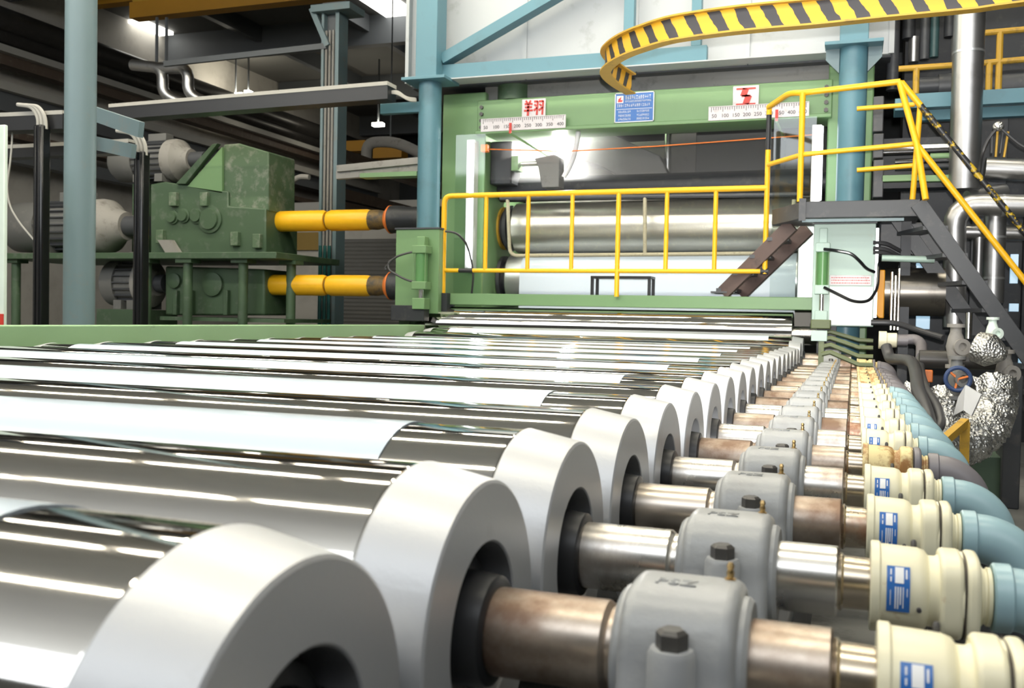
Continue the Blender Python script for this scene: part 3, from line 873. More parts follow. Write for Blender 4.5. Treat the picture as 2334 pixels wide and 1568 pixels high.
# railing
YR = 11.36
rl = thing('railing', at(1407, 672, YR), 'long yellow pipe railing standing on the green deck beam', 'railing')
xs = [1010.5, 1106, 1202, 1302, 1407, 1517, 1628]
X = [at(px, 600, YR).x for px in xs]
xe = at(1746, 520, YR).x
zb = at(1407, 617.5, YR).z; zt = at(1407, 437, YR).z
MB().tube([(X[0], YR, dz1-.02), (X[0], YR, zt), (xe, YR, zt)], .034, 14, .1).build('top_rail', 'yellow_paint', rl)
MB().tube([(X[0], YR, zb), (at(1046, 617, YR).x, YR, zb)], .027, 12).build('lower_rail', 'yellow_paint', rl)
MB().tube([(at(1046, 617, YR).x, YR, zb), (at(1078, 617, YR).x, YR, zb)], .0275, 12).build('black_band', 'black_paint', rl)
MB().tube([(at(1078, 617, YR).x, YR, zb), (xe, YR, zb)], .027, 12).build('lower_rail', 'yellow_paint', rl)
for i, x in enumerate(X[1:]):
    MB().tube([(x, YR, zb if i != 3 else dz1-.02), (x, YR, zt)], .027 if i != 3 else .03, 12).build('baluster', 'yellow_paint', rl)
# end post with black stretch
MB().cyl((xe-.05, YR, zb), (1, 0, 0), .09, .034, 14).build('end_fitting', 'black_paint', rl)
pe = thing('rail_post', (xe, YR, zb), 'tall yellow corner post with a black painted stretch, left of the stair landing', 'railing post')
ztp = at(1753, 246, YR).z; zk1 = at(1752, 262, YR).z; zk0 = at(1749, 342, YR).z
MB().tube([(xe, YR, zb-.03), (xe, YR, zk0)], .03, 12).build('lower_post', 'yellow_paint', pe)
MB().tube([(xe, YR, zk0), (xe, YR, zk1)], .03, 12).build('black_stretch', 'black_paint', pe)
MB().tube([(xe, YR, zk1), (xe, YR, ztp)], .03, 12).build('upper_post', 'yellow_paint', pe)
# ---------------------------------------------------------------- landing
YP = 10.6
pz1 = at(1900, 458, YP).z; pz0 = at(1900, 496, YP).z
c0 = at(1829, 480, YP); c1 = at(2085, 478, YP)
lnd = thing('stair_landing', (.3, YP+.4, FZ), 'dark steel stair landing above the mint green plate', 'landing')
e0 = at(1760, 490, 11.3)
MB().prism([(c0.x, YP), (c1.x+.05, YP), (c1.x+.05, YP+.85), (e0.x, YP+.85), (e0.x, 11.3)], 'z', pz0, pz1).build('toe_frame', 'dark_steel', lnd, bevel=.006)
MB().beam((c0.x, YP-.004, pz0-.03), (c1.x-.1, YP-.004, pz0-.03), .04, .03).build('edge_angle', 'teal_grey', lnd)
MB().cbox((c0.x, YP-.01, (pz0+pz1)/2), (.07, .05, pz1-pz0+.06)).build('corner_post', 'dark_steel', lnd)
for x in (c1.x-.1,):
    MB().box((x, YP+.5, FZ), (x+.1, YP+.6, pz0)).build('leg', 'dark_machine', lnd)
# landing rail
lr = thing('landing_railing', at(1830, 460, YP), 'yellow pipe railing around the stair landing', 'railing')
q0 = at(1830, 212, YP); q0b = at(1826, 458, YP); q1 = at(1753, 250, 11.3); qe = at(2052, 186, YP)
MB().tube([q1+V((.0, -.05, .02)), at(1800, 212, YP+.15), q0, qe], .031, 12, .12).build('top_rail', 'yellow_paint', lr)
MB().tube([q0, (q0.x, YP, pz1)], .031, 12).build('post', 'yellow_paint', lr)
MB().tube([at(1752, 375, 11.3), at(1830, 352, YP), at(2085, 328, YP)], .027, 12, .05).build('mid_rail', 'yellow_paint', lr)
MB().tube([at(1953, 248, YP+.8), at(2085, 238, YP+.8)], .026, 12).build('back_rail', 'yellow_paint', lr)
MB().tube([at(1953, 388, YP+.8), at(2083, 377, YP+.8)], .026, 12).build('back_rail', 'yellow_paint', lr)
MB().tube([at(2050, 186, YP), at(2090, 330, YP-.1), at(2110, 455, YP-.2)], .032, 12).build('post', 'yellow_paint', lr)
MB().tube([at(2098, 235, YP+.75), at(2080, 455, YP+.75)], .03, 12).build('post', 'yellow_paint', lr)
# stair
s0 = at(2092, 462, YP-.1); s1 = at(2334, 800, YP-.1)
dirv = (s1-s0)
L_end = s0+dirv*1.9
wv = V((-.22, .66, 0))
st = thing('stair', (s1.x, YP, FZ), 'steep dark steel stair with open treads coming down from the landing', 'stair')
kz = (FZ-s0.z)/dirv.z
L_end = s0+dirv*kz
MB().beam(s0, L_end, .06, .155, up=(0, 0, 1)).build('stringer', 'dark_steel', st, bevel=.004)
MB().beam(s0+wv, L_end+wv, .06, .155, up=(0, 0, 1)).build('stringer', 'dark_steel', st, bevel=.004)
n = 10
for i in range(1, n):
    c = s0+dirv*kz*(i/n)+V((0, 0, .0))
    MB().add([c+V((-.13, .0, 0)), c+V((.1, .0, 0)), c+wv+V((.1, 0, 0)), c+wv+V((-.13, 0, 0)),
              c+V((-.13, .0, .04)), c+V((.1, .0, .04)), c+wv+V((.1, 0, .04)), c+wv+V((-.13, 0, .04))],
             [(3, 2, 1, 0), (4, 5, 6, 7), (0, 1, 5, 4), (1, 2, 6, 5), (2, 3, 7, 6), (3, 0, 4, 7)]).build('tread', 'dark_steel', st)
hr = thing('stair_handrail', at(2090, 330, YP-.1), 'yellow stair handrail on the near side of the steep stair', 'handrail')
h0 = at(2090, 330, YP-.1); h1 = at(2334, 638, YP-.1)
MB().tube([h0, h0+(h1-h0)*1.75], .031, 12).build('rail', 'yellow_paint', hr)
hr2 = thing('stair_handrail', at(2052, 188, YP), 'worn black and yellow handrail running down over the far side of the stair', 'handrail')
h0 = at(2054, 187, YP); h1 = at(2334, 528, YP+.1)
MB().tube([h0, h0+(h1-h0)*.16], .032, 12).build('rail_top', 'yellow_paint', hr2)
MB().tube([h0+(h1-h0)*.16, h0+(h1-h0)*1.75], .032, 12).build('rail', 'worn_black', hr2)
# small inner stair from landing down to the deck
a = at(1806, 512, 11.2); b_ = at(1648, 668, 11.55)
is_ = thing('inner_stair', b_, 'short brown steel stair from the deck up to the landing', 'stair')
MB().beam(a, b_, .05, .17).build('stringer', 'brown_steel', is_, bevel=.004)
MB().beam(a+V((.15, .5, 0)), b_+V((.15, .5, 0)), .05, .17).build('stringer', 'brown_steel', is_, bevel=.004)
for i in range(4):
    c = a+(b_-a)*(.2+.25*i)
    MB().box((c.x-.12, c.y, c.z-.02), (c.x+.12, c.y+.52, c.z+.02)).build('tread', 'dark_steel', is_)
MB().box((b_.x-.14, b_.y-.05, b_.z-.0), (b_.x+.14, b_.y+.5, b_.z+.02)).build('foot_plate', 'dark_steel', is_)
# black stand
bx0, bx1 = at(1350, 650, 11.6).x, at(1480, 650, 11.6).x
sz0 = dz1-.005; sz1 = at(1415, 629, 11.6).z
bs = thing('step_stool', ((bx0+bx1)/2, 11.7, sz0), 'black square-tube step stool on the deck in front of the white roll', 'stool')
for x in (bx0, bx1):
    for y in (11.6, 11.85):
        MB().box((x-.018, y-.018, sz0), (x+.018, y+.018, sz1-.02)).build('leg', 'black_paint', bs)
MB().box((bx0-.02, 11.58, sz1-.03), (bx1+.02, 11.87, sz1)).build('step', 'black_paint', bs, bevel=.004)
# ---------------------------------------------------------------- hydraulic plates
def cyl_unit(name, label, px, Y, yt, y0, y1, yr, r, m):
    A = at(px, yt, Y); x = A.x; B0 = at(px, y0, Y).z; B1 = at(px, y1, Y).z; Rz = at(px, yr, Y).z
    t = thing(name, (x, Y, Rz), label, 'hydraulic cylinder')
    MB().cyl((x, Y, B1), (0, 0, 1), B0-B1, r).build('barrel', 'green_bright', t)
    MB().cbox((x, Y, B0+.05), (r*2.5, r*2.4, .1)).build('head_block', m, t, bevel=.008)
    MB().cbox((x, Y, B1-.05), (r*2.5, r*2.4, .1)).build('end_block', m, t, bevel=.008)
    MB().cyl((x, Y, Rz), (0, 0, 1), B1-Rz-.08, r*.42).build('piston_rod', 'steel_clean', t)
    MB().cbox((x, Y, Rz+.01), (r*2.2, r*2.2, .14)).build('clevis', m, t, bevel=.006)
    for sx in (-1, 1):
        MB().cyl((x+sx*r*1.05, Y-r*.9, B1), (0, 0, 1), B0-B1, .006, 8).build('tie_rod', 'green_clean', t)
    MB().cbox((x, Y+.02, A.z-.02), (r*1.4, r*1.6, .18)).build('top_bracket', m, t, bevel=.006)
    return t
YG = 11.2
a = at(903, 523, YG); b_ = at(998, 715, YG)
g = thing('cylinder_plate', ((a.x+b_.x)/2, YG+.1, b_.z), 'green upright mounting plate at the left end of the deck', 'mounting plate')
MB().box((a.x, YG, b_.z), (b_.x, YG+.18, a.z)).build('plate', 'green_clean', g, bevel=.006)
MB().box((a.x-.01, YG-.02, a.z), (b_.x+.01, YG+.2, a.z+.02)).build('cap_strip', 'dark_steel', g)
MB().box((a.x+.02, YG-.16, b_.z-.1), (b_.x-.12, YG, b_.z+.1)).build('foot_block', 'dark_machine', g, bevel=.008)
MB().box((a.x+.05, YG+.02, FZ), (a.x+.2, YG+.16, b_.z)).build('support_post', 'green_dark', g)
cyl_unit('hydraulic_cylinder', 'green hydraulic cylinder on the left green mounting plate', 962, YG-.11, 552, 578, 642, 694, .078, 'green_clean')
MB_h = MB().tube([at(955, 573, YG-.16), at(935, 575, YG-.2), at(900, 585, YG-.22), at(878, 610, YG-.2), at(880, 615, YG-.2)], .014, 8, .12)
tag(MB_h.build('hydraulic_hose', 'hose_dark'), 'dark hose looping out from the top of the left hydraulic cylinder', 'hose')
tag(MB().tube([at(955, 645, YG-.16), at(925, 638, YG-.2), at(885, 615, YG-.22), at(885, 597, YG-.2), at(900, 588, YG-.1)], .014, 8, .12).build('hydraulic_hose', 'hose_dark'), 'dark hose looping out from the bottom of the left hydraulic cylinder', 'hose')
tag(MB().tube([at(1015, 527, YG+.1), at(1040, 530, YG+.1), at(1065, 555, YG+.3), at(1080, 620, YG+.4), at(1075, 670, YG+.5)], .014, 8, .15).build('drain_hose', 'hose_dark'), 'thin grey hose curving down the green left leg behind the railing', 'hose')
a = at(1856, 511, YG-.2); b_ = at(1990, 745, YG-.2)
YM = YG-.2
g = thing('cylinder_plate', ((a.x+b_.x)/2, YM+.1, b_.z), 'pale mint upright plate box under the stair landing', 'mounting plate')
mid = at(1893, 600, YM).x
MB().box((a.x, YM, b_.z), (b_.x, YM+.3, a.z)).build('plate', 'mint_paint', g, bevel=.006)
pm = at(1990, 654, YM)
MB().box((mid, YM-.012, b_.z+.01), (b_.x-.01, YM, pm.z)).build('white_panel', 'white_stained', g, bevel=.004)
MB().box((a.x-.01, YM-.02, a.z), (b_.x+.01, YM+.32, a.z+.015)).build('cap_strip', 'dark_steel', g)
MB().box((b_.x, YM-.01, b_.z+.1), (b_.x+.03, YM+.2, a.z-.05)).build('edge_strip', 'aluminium_band', g)
MB().box((a.x+.06, YM+.02, FZ), (a.x+.26, YM+.28, b_.z)).build('support_post', 'dark_machine', g)
e1 = at(1892, 640, YM-.012); e2 = at(1986, 652, YM-.012)
n1 = at(1892, 627, YM-.012)
t, x0, x1, z0, z1 = plate('notice_strip', 1891, 627, 1986, 651, 'sign_white', 'white notice strip with lines of red print on the mint plate', 'sign', YM-.012, .01)
b = MB()
rnd = random.Random(5)
for row in range(3):
    u = .04
    while u < .94:
        ln = rnd.uniform(.02, .06)
        b.box((x0+(x1-x0)*u, YM-.0145, z0+(z1-z0)*(.2+.26*row)), (x0+(x1-x0)*min(.97, u+ln), YM-.012, z0+(z1-z0)*(.27+.26*row)))
        u += ln+.012
b.build('print_lines', 'red_paint', t)
cyl_unit('hydraulic_cylinder', 'green hydraulic cylinder on the pale mint plate', 1877, YM-.12, 535, 575, 650, 725, .06, 'mint_paint')
tag(MB().tube([at(1878, 568, YM-.2), at(1900, 570, YM-.24), at(1940, 577, YM-.24), at(1960, 595, YM-.22), at(1975, 613, YM-.15), at(1993, 620, YM-.05)], .017, 10, .1).build('hydraulic_hose', 'black_gloss'), 'black hose arching from the top of the right hydraulic cylinder over the mint plate', 'hose')
tag(MB().tube([at(1878, 655, YM-.2), at(1905, 668, YM-.24), at(1945, 688, YM-.24), at(1980, 688, YM-.2), at(2000, 660, YM-.1), at(2003, 600, YM)], .017, 10, .15).build('hydraulic_hose', 'black_gloss'), 'black hose looping from the bottom of the right hydraulic cylinder across the mint plate', 'hose')
# clamp arms over the far joints
for i, (y0, y1, y2) in enumerate(((756, 775, 777), (770, 792, 793), (786, 812, 813), (803, 831, 832))):
    Yk = 10.85-.42*i
    p0 = at(1893, y0, Yk); p1 = at(1957, y1, Yk); p2 = at(1990, y2, Yk)
    tag(MB().tube([p0+V((-.08, 0, -.02)), p0, p1, p2], .022, 6).build('clamp_arm', 'olive'), '%s olive green bent clamp arm over the far rotary joints' % ('farthest', 'second farthest', 'second nearest', 'nearest')[i], 'clamp arm', 'olive clamp arms at the far joints')
a = at(1849, 753, 9.6); b_ = at(1885, 778, 9.6)
t = thing('sensor_bracket', (a.x+.1, 9.6, b_.z-.35), 'white plate on a green strip standing beside the far roller ends', 'bracket')
MB().box((a.x, 9.6, b_.z), (b_.x, 9.63, a.z)).build('plate', 'mint_paint', t, bevel=.004)
MB().box((a.x+.07, 9.61, b_.z-.42), (a.x+.12, 9.64, b_.z)).build('strip', 'olive', t)
a = at(1848, 728, 10.6); b_ = at(1893, 750, 10.6)
tag(MB().box((a.x, 10.6, b_.z), (b_.x, 10.9, a.z)).build('pivot_block', 'olive', bevel=.01), 'olive green block under the right hydraulic cylinder', 'block')

# steam hanging over the hot rolls
hzm = bpy.data.materials.new('steam'); hzm.use_nodes = True
nt = hzm.node_tree; nt.nodes.remove(nt.nodes['Principled BSDF'])
vs_ = nt.nodes.new('ShaderNodeVolumeScatter'); vs_.inputs['Density'].default_value = .8; vs_.inputs['Anisotropy'].default_value = .3
nt.links.new(vs_.outputs[0], nt.nodes['Material Output'].inputs['Volume'])
M['steam'] = hzm
tag(MB().box((lx1+.02, YL+.03, 1.9), (rx0-.02, YL+1.3, bz0-.02)).build('steam_haze', 'steam'), 'thin steam haze around the work lamp inside the calender opening', 'steam', kind='stuff')
# ================================================================== MEZZANINE OVER THE CALENDER
YC = 12.0
def hx(px, py, Y): return at(px, py, Y).x
def hz_(px, py, Y): return at(px, py, Y).z
zpb = hz_(1300, 172, YC+.2)
ZT = 5.6
mz = thing('mezzanine_wall', (-2.4, YC+.2, zpb), 'stained white panel wall of the mezzanine above the calender', 'wall panel')
xs = [hx(936, 100, YC+.2), hx(1197, 100, YC+.2), hx(1450, 80, YC+.2), hx(1704, 110, YC+.2), hx(2032, 100, YC+.2)]
for i in range(4):
    MB().box((xs[i]+.008, YC+.2, zpb), (xs[i+1]-.008, YC+.28, ZT)).build('panel', 'white_panel', mz)
    MB().box((xs[i+1]-.03, YC+.17, zpb), (xs[i+1]+.03, YC+.2, ZT)).build('cover_strip', 'white_panel', mz)
MB().box((xs[0]-.03, YC+.1, zpb+.02), (xs[0]+.02, YC+.3, ZT)).build('edge_strip', 'white_panel', mz)
MB().box((xs[0], YC+.28, zpb-.02), (xs[4], YC+1.9, zpb+.1)).build('soffit', 'dark_steel', mz)
# columns
def round_column(px0, px1, py, Y, ptop, name, label, flare=.16):
    a = at(px0, py, Y); b = at(px1, py, Y); x = (a.x+b.x)/2; r = (b.x-a.x)/2*.97
    zt = hz_((px0+px1)/2, ptop, Y)
    t = thing(name, (x, Y, FZ), label, 'column')
    MB().cyl((x, Y, FZ), (0, 0, 1), zt-FZ, r, 32).build('round_shaft', 'teal_paint', t)
    MB().box((x-r-flare, Y-r-.1, zt), (x+r+flare, Y+r+.1, zt+.04)).build('cap_plate', 'teal_paint', t, bevel=.004)
    MB().box((x-r*1.0, Y-r, zt+.04), (x+r*1.0, Y+r, ZT)).build('square_shaft', 'teal_paint', t, bevel=.006)
    return t, x, r, zt
tl, cxl, crl, czl = round_column(954, 1003, 350, YC-.15, 190, 'mezzanine_column', 'blue round steel column left of the green calender leg, carrying the white mezzanine')
tr, cxr, crr, czr = round_column(1909, 1976, 250, YC-.15, 112, 'mezzanine_column', 'blue round steel column behind the stair landing, right of the calender')
for sx in (-1, 1):
    MB().prism([(cxr+sx*crr, czr), (cxr+sx*(crr+.15), czr), (cxr+sx*(crr+.15), czr-.12), (cxr+sx*crr, czr-.28)], 'y', YC-.2, YC-.17).build('gusset', 'teal_grey', tr)
# truss
tz = thing('mezzanine_truss', (cxl+1.5, YC-.05, czl), 'blue steel truss in front of the white mezzanine panels', 'truss')
lo0 = at(1008, 167, YC-.05); lo1 = at(1612, 128, YC-.05)
lo1.z = lo0.z
MB().box((lo0.x, YC-.1, lo0.z-.1), (lo1.x, YC+.02, lo0.z+.1)).build('bottom_chord', 'teal_paint', tz, bevel=.004)
MB().box((lo0.x, YC-.16, lo0.z-.115), (hx(1890, 150, YC), YC+.1, lo0.z-.1)).build('bottom_flange', 'white_panel', tz)
MB().beam(at(1012, 138, YC-.05), at(1012, 138, YC-.05)+(at(1262, -8, YC-.05)-at(1012, 138, YC-.05))*1.6, .14, .2, up=(0, 1, 0)).build('diagonal', 'teal_paint', tz, bevel=.004)
v = at(1435, 60, YC-.05)
MB().box((v.x-.065, YC-.1, lo0.z+.1), (v.x+.065, YC+.02, ZT)).build('post', 'teal_paint', tz, bevel=.004)
v = at(1604, 30, YC-.05)
MB().box((v.x-.14, YC-.1, lo0.z+.1), (v.x-.02, YC+.02, ZT)).build('post', 'teal_paint', tz, bevel=.004)
a = at(870, 250, YC-.2); b = at(955, 245, YC-.2)
tag(MB().box((a.x, YC-.25, a.z-.07), (b.x+.03, YC-.15, a.z+.07)).build('bracket_arm', 'teal_paint', bevel=.006), 'short blue bracket arm sticking out left from the round column', 'bracket')
# ================================================================== HOIST TRACK
ZH = 2.2
pts = [(2334, 4.6), (2240, 18), (2150, 27), (2000, 41), (1860, 55.7), (1758, 64), (1656, 74), (1553, 88), (1508, 97.5), (1471, 109), (1439, 120), (1411, 133), (1392, 146)]
path = [at(x, y, Z=ZH) for x, y in pts]
e = path[0]-path[2]
path = [path[0]+e.normalized()*3.0, path[0]+e.normalized()*1.5]+path
# the tight hook at the far end
hk = [at(1381, 158, Z=ZH), at(1381, 168, Z=ZH), at(1392, 182, Z=ZH), at(1412, 197, Z=ZH), at(1441, 214, Z=ZH)]
path += hk
def resample(P, step):
    # smooth by Catmull-Rom then resample
    Q = []
    for i in range(len(P)-1):
        p0, p1, p2, p3 = P[max(0, i-1)], P[i], P[i+1], P[min(len(P)-1, i+2)]
        for j in range(12):
            t = j/12
            Q.append(.5*((2*p1)+(p2-p0)*t+(2*p0-5*p1+4*p2-p3)*t*t+(3*p1-p0-3*p2+p3)*t**3))
    Q.append(P[-1])
    R = [Q[0]]; acc = 0
    for i in range(1, len(Q)):
        if (Q[i]-R[-1]).length >= step: R.append(Q[i])
    return R
HP = resample(path, .05)
def sweep(P, u0, u1, v0, v1, uv=False):
    """rectangle u0..u1 across and v0..v1 up, swept level along P"""
    m = MB(); vs = []; uvs = []; l = 0
    for i, p in enumerate(P):
        d = (P[min(i+1, len(P)-1)]-P[max(0, i-1)]); d.z = 0; d.normalize()
        nrm = V((-d.y, d.x, 0))
        if i: l += (p-P[i-1]).length
        for u_, v_ in ((u0, v0), (u1, v0), (u1, v1), (u0, v1)):
            vs.append(p+nrm*u_+V((0, 0, v_))); uvs.append((l, v_))
    fs = []
    n = len(P)
    for i in range(n-1):
        for j in range(4):
            k = (j+1) % 4
            fs.append((i*4+j, i*4+k, (i+1)*4+k, (i+1)*4+j))
    fs += [(3, 2, 1, 0), tuple((n-1)*4+j for j in range(4))]
    m.add(vs, fs)
    if uv: m.uv = uvs
    return m
hb = thing('hoist_track', (HP[0].x, HP[0].y, ZH), 'curved yellow hoist track beam with black hazard stripes overhead', 'hoist track')
sweep(HP, -.005, .005, 0, .17, True).build('web', 'hazard', hb, smooth=60)
sweep(HP, -.05, .05, -.014, 0).build('lower_flange', 'yellow_dull', hb, smooth=60)
sweep(HP, -.05, .05, .17, .184).build('upper_flange', 'yellow_dull', hb, smooth=60)
for p in (HP[2], HP[24]):
    MB().box((p.x-.05, p.y-.05, ZH+.184), (p.x+.05, p.y+.05, 8.3)).build('hanger', 'yellow_dull', hb)
# ================================================================== LEFT SIDE
# blue column
def col_px(px0, px1, Y, name, label, m, sq=False):
    a = at(px0, 400, Y); b = at(px1, 400, Y); x = (a.x+b.x)/2; r = (b.x-a.x)/2*.94
    if sq: return MB().box((x-r, Y-r, FZ), (x+r, Y+r, 8.3)), x, r
    return MB().cyl((x, Y, FZ), (0, 0, 1), 9.8, r, 32), x, r
m_, _, _ = col_px(154, 211, 7.6, '', '', '')
tag(m_.build('pipe_column', 'teal_grey'), 'grey-blue round column standing left behind the green guard beam', 'column')
# far I-column with conduits
YI = 15.0
a = at(742, 300, YI); b = at(768, 300, YI)
t = thing('building_column', (a.x, YI, FZ), 'blue-grey steel building column with conduits, behind the yellow drive shafts', 'column')
w = b.x-a.x
ztc = hz_(750, 30, YI)
MB().box((b.x-.05, YI-.02, FZ), (b.x+.02, YI+.3, ztc)).build('flange', 'teal_grey', t)
MB().box((a.x-.05, YI+.1, FZ), (b.x-.05, YI+.14, ztc)).build('web', 'purlin', t)
MB().box((a.x-.1, YI-.02, FZ), (a.x-.05, YI+.3, ztc)).build('flange', 'teal_grey', t)
for i in range(3):
    MB().cyl((a.x-.02+i*.07, YI+.02, FZ), (0, 0, 1), ztc-FZ-.3, .022, 8).build('conduit', 'dust_grey', t)
MB().box((a.x-.25, YI-.15, ztc), (b.x+.3, YI+.4, ztc+.12)).build('head_plate', 'teal_grey', t)
MB().beam(at(712, 20, YI), at(748, 105, YI), .1, .1).build('knee_brace', 'teal_grey', t)
MB().beam(at(745, 105, YI), at(375, 146, YI), .07, .1).build('cross_bar', 'purlin', t)
for i, px in enumerate((728, 738, 748)):
    tag(MB().cyl(at(px, 742, YI-.1)-V((0, 0, .5)), (0, 0, 1), hz_(px, 560, YI-.1)-hz_(px, 742, YI-.1)+.5, .03, 10).build('standing_pipe', 'teal_dark'), '%s dark teal pipe standing at the foot of the building column' % ('left', 'middle', 'right')[i], 'pipe', 'teal pipes at the building column')
# crane girder
a = at(303, 30, 17); b = at(720, -12, 17)
t = thing('crane_girder', (a.x, 17, a.z), 'ochre yellow crane girder across the upper left', 'crane girder')
MB().beam(at(306, 28, 17), at(306, 28, 17)+(V((1, 0, 0))*9), .3, .34).build('girder', 'yellow_crane', t)
MB().beam(at(306, 28, 17)+V((0, 0, .34)), at(306, 28, 17)+V((9, 0, .34)), .12, .3).build('rail', 'yellow_dull', t)
MB().beam(at(210, 8, 19), at(210, 8, 19)+V((9, 0, 0)), .3, .2).build('rear_girder', 'yellow_crane', t)
for px in (358, 380):
    p = at(px, 40, 16.9); q_ = at(px, 150, 16.9); q_.x = p.x
    MB().tube([p, q_], .035, 6).build('hanger_rod', 'purlin', t)
MB().box((p.x-.35, 16.7, q_.z-.05), (p.x+.25, 17, q_.z+.03)).build('hanger_shelf', 'purlin', t)
# cable trays
def tray(p, q_, w, h, label, mside='black_paint'):
    t = thing('cable_tray', (p+q_)/2, label, 'cable tray')
    MB().beam(p, q_, w, h).build('channel', mside, t)
    up = V((0, 0, h/2+.012))
    MB().beam(p+up, q_+up, w*1.06, .05).build('dusty_cover', 'dust_light', t)
    return t
p = at(0, 310, 9.6); q_ = at(893, 217, 11.6)
p = at(-40, 284, 11.0)
tray(at(262, 262, 11.4), at(893, 213, 11.4), .25, .19, 'long black cable tray with dusty cover running to the blue round column')
tray(at(-30, 287, 9.5), at(160, 280, 9.5), .25, .19, 'black cable tray with dusty cover left of the grey-blue round column')
tray(at(5, 352, 10.2), at(305, 338, 10.2), .2, .14, 'lower thin black cable tray between the two black conduit posts')
t = tag(MB().beam(at(212, 258, 9.2), at(322, 296, 8.6)+V((0, 0, .0)), .06, .17).build('angle_beam', 'teal_grey'), 'grey-blue angle beam sloping right of the round column', 'beam')
t = tag(MB().beam(at(212, 325, 10.0), at(305, 345, 9.6), .06, .17).build('angle_beam', 'teal_grey'), 'second grey-blue angle beam, lower, ending at the right black conduit post', 'beam')
# wire bundles dropping at tray end
for k in range(4):
    tag(MB().tube([at(880+3*k, 212, 11.4), at(905, 205+3*k, 11.4), at(925+3*k, 222+3*k, 11.5), at(948, 225+2*k, 11.7)], .012, 6, .2).build('cable', 'dust_light'), '%s loose grey cable hanging from the end of the long tray' % ('top', 'second', 'third', 'lowest')[k], 'cable', 'loose cables at the tray end')
# conduit posts
def post(px, y0, y1, Y, w, label):
    p = at(px, y1, Y); top = hz_(px, y0, Y)
    t = thing('conduit_post', (p.x, Y, FZ), label, 'conduit post')
    MB().box((p.x-w/2, Y-w/2, FZ), (p.x+w/2, Y+w/2, top)).build('duct', 'black_gloss', t, bevel=w*.16)
    for s in (-.18, .22):
        MB().box((p.x+s*w-.012, Y-w/2-.012, FZ), (p.x+s*w+.012, Y-w/2, top-.02)).build('rib', 'black_gloss', t, bevel=.004)
    for k in range(3):
        MB().tube([(p.x-.06+.06*k, Y, top-.05), (p.x-.06+.055*k, Y, top+.1), (p.x-.16+.055*k, Y, top+.24), (p.x-.4, Y, top+.28)], .024, 8, .12).build('cable', 'dust_light', t)
    return t
post(93, 286, 735, 9.3, .145, 'black vertical conduit post near the left edge with cables bending over its top')
post(320, 346, 742, 9.8, .145, 'black vertical conduit post right of the grey-blue column with cables over its top')
# cabinet edge at far left
a = at(-60, 288, 6.6); b = at(8, 742, 6.6)
t = thing('control_cabinet', (b.x-.3, 6.6, FZ), 'pale cabinet edge at the far left of the picture', 'cabinet')
MB().box((a.x-.3, 6.6, FZ), (b.x, 6.64, a.z)).build('body', 'mint_pale', t, bevel=.01)
z = at(4, 728, 6.59).z
MB().box((b.x-.25, 6.59, z-.05), (b.x+.002, 6.6, z+.05)).build('red_sticker', 'red_paint', t)
MB().box((b.x-.25, 6.59, z-.08), (b.x+.002, 6.6, z-.05)).build('yellow_sticker', 'yellow_paint', t)
# ---------------------------------------------------------------- drives
YS = 13.15
def cardan(y, label):
    c0 = at(482, y, YS); c1 = at(900, y+2, YS); z = (c0.z+c1.z)/2
    def X(px): return at(px, y, YS).x
    t = thing('drive_shaft', ((c0.x+c1.x)/2, YS, z), label, 'drive shaft', 'yellow cardan drive shafts')
    k = .172
    MB().lathe((0, YS, z), ax, [(X(482), 0), (X(482), k*.9), (X(484), k), (X(535), k), (X(536), k*.9), (X(548), k*.6), (X(548), 0)], 32).build('end_yoke', 'yellow_worn', t)
    MB().lathe((0, YS, z), ax, [(X(540), 0), (X(540), k*.75), (X(560), k*.95), (X(580), k*.8), (X(580), 0)], 24).build('universal_joint', 'grease_brown', t)
    MB().lathe((0, YS, z), ax, [(X(577), 0), (X(577), k*.86), (X(582), k*.95), (X(738), k*.95), (X(745), k*.84), (X(745), 0)], 32).build('tube', 'yellow_paint', t)
    MB().lathe((0, YS, z), ax, [(X(745), 0), (X(745), k*.62), (X(751), k*.62), (X(751), 0)], 24).build('spline', 'bolt_dark', t)
    MB().lathe((0, YS, z), ax, [(X(750), 0), (X(750), k*.84), (X(757), k*.95), (X(838), k*.95), (X(846), k*.86), (X(846), 0)], 32).build('sleeve_tube', 'yellow_paint', t)
    MB().lathe((0, YS, z), ax, [(X(840), 0), (X(840), k*.86), (X(862), k*.9), (X(884), k*.7), (X(884), 0)], 24).build('universal_joint', 'grease_brown', t)
    MB().lathe((0, YS, z), ax, [(X(882), 0), (X(882), k*.9), (X(890), k*1.25), (X(893), k*1.25), (X(893), 0)], 32).build('roll_flange', 'orange_paint', t)
    MB().lathe((0, YS, z), ax, [(X(893), 0), (X(893), k*1.22), (X(920), k*1.2), (X(925), k*1.1), (X(1010), k*1.1), (X(1010), 0)], 32).build('coupling_hub', 'dark_machine', t)
    return z
zs1 = cardan(503, 'upper yellow drive shaft from the green gearbox to the calender')
zs2 = cardan(649, 'lower yellow drive shaft from the green gearbox to the calender')
YF = 12.75
def gx_(px): return at(px, 560, YF).x
def gz(py): return at(420, py, YF).z
gb = thing('gearbox', (gx_(470), YS, gz(580)), 'upper green gearbox on the drive platform with a tall triangular bracket', 'gearbox')
def poly(pxs): return [(at(x, y, YF).x, at(x, y, YF).z) for x, y in pxs]
MB().prism(poly([(343, 578), (343, 420), (375, 414), (520, 436), (520, 470), (606, 475), (606, 580)]), 'y', YF, YF+.9).build('housing', 'green_dark', gb, bevel=.02)
MB().prism(poly([(505, 480), (505, 328), (540, 325), (608, 345), (608, 480)]), 'y', YF+.05, YF+.8).build('upper_casing', 'green_dusty', gb, bevel=.02)
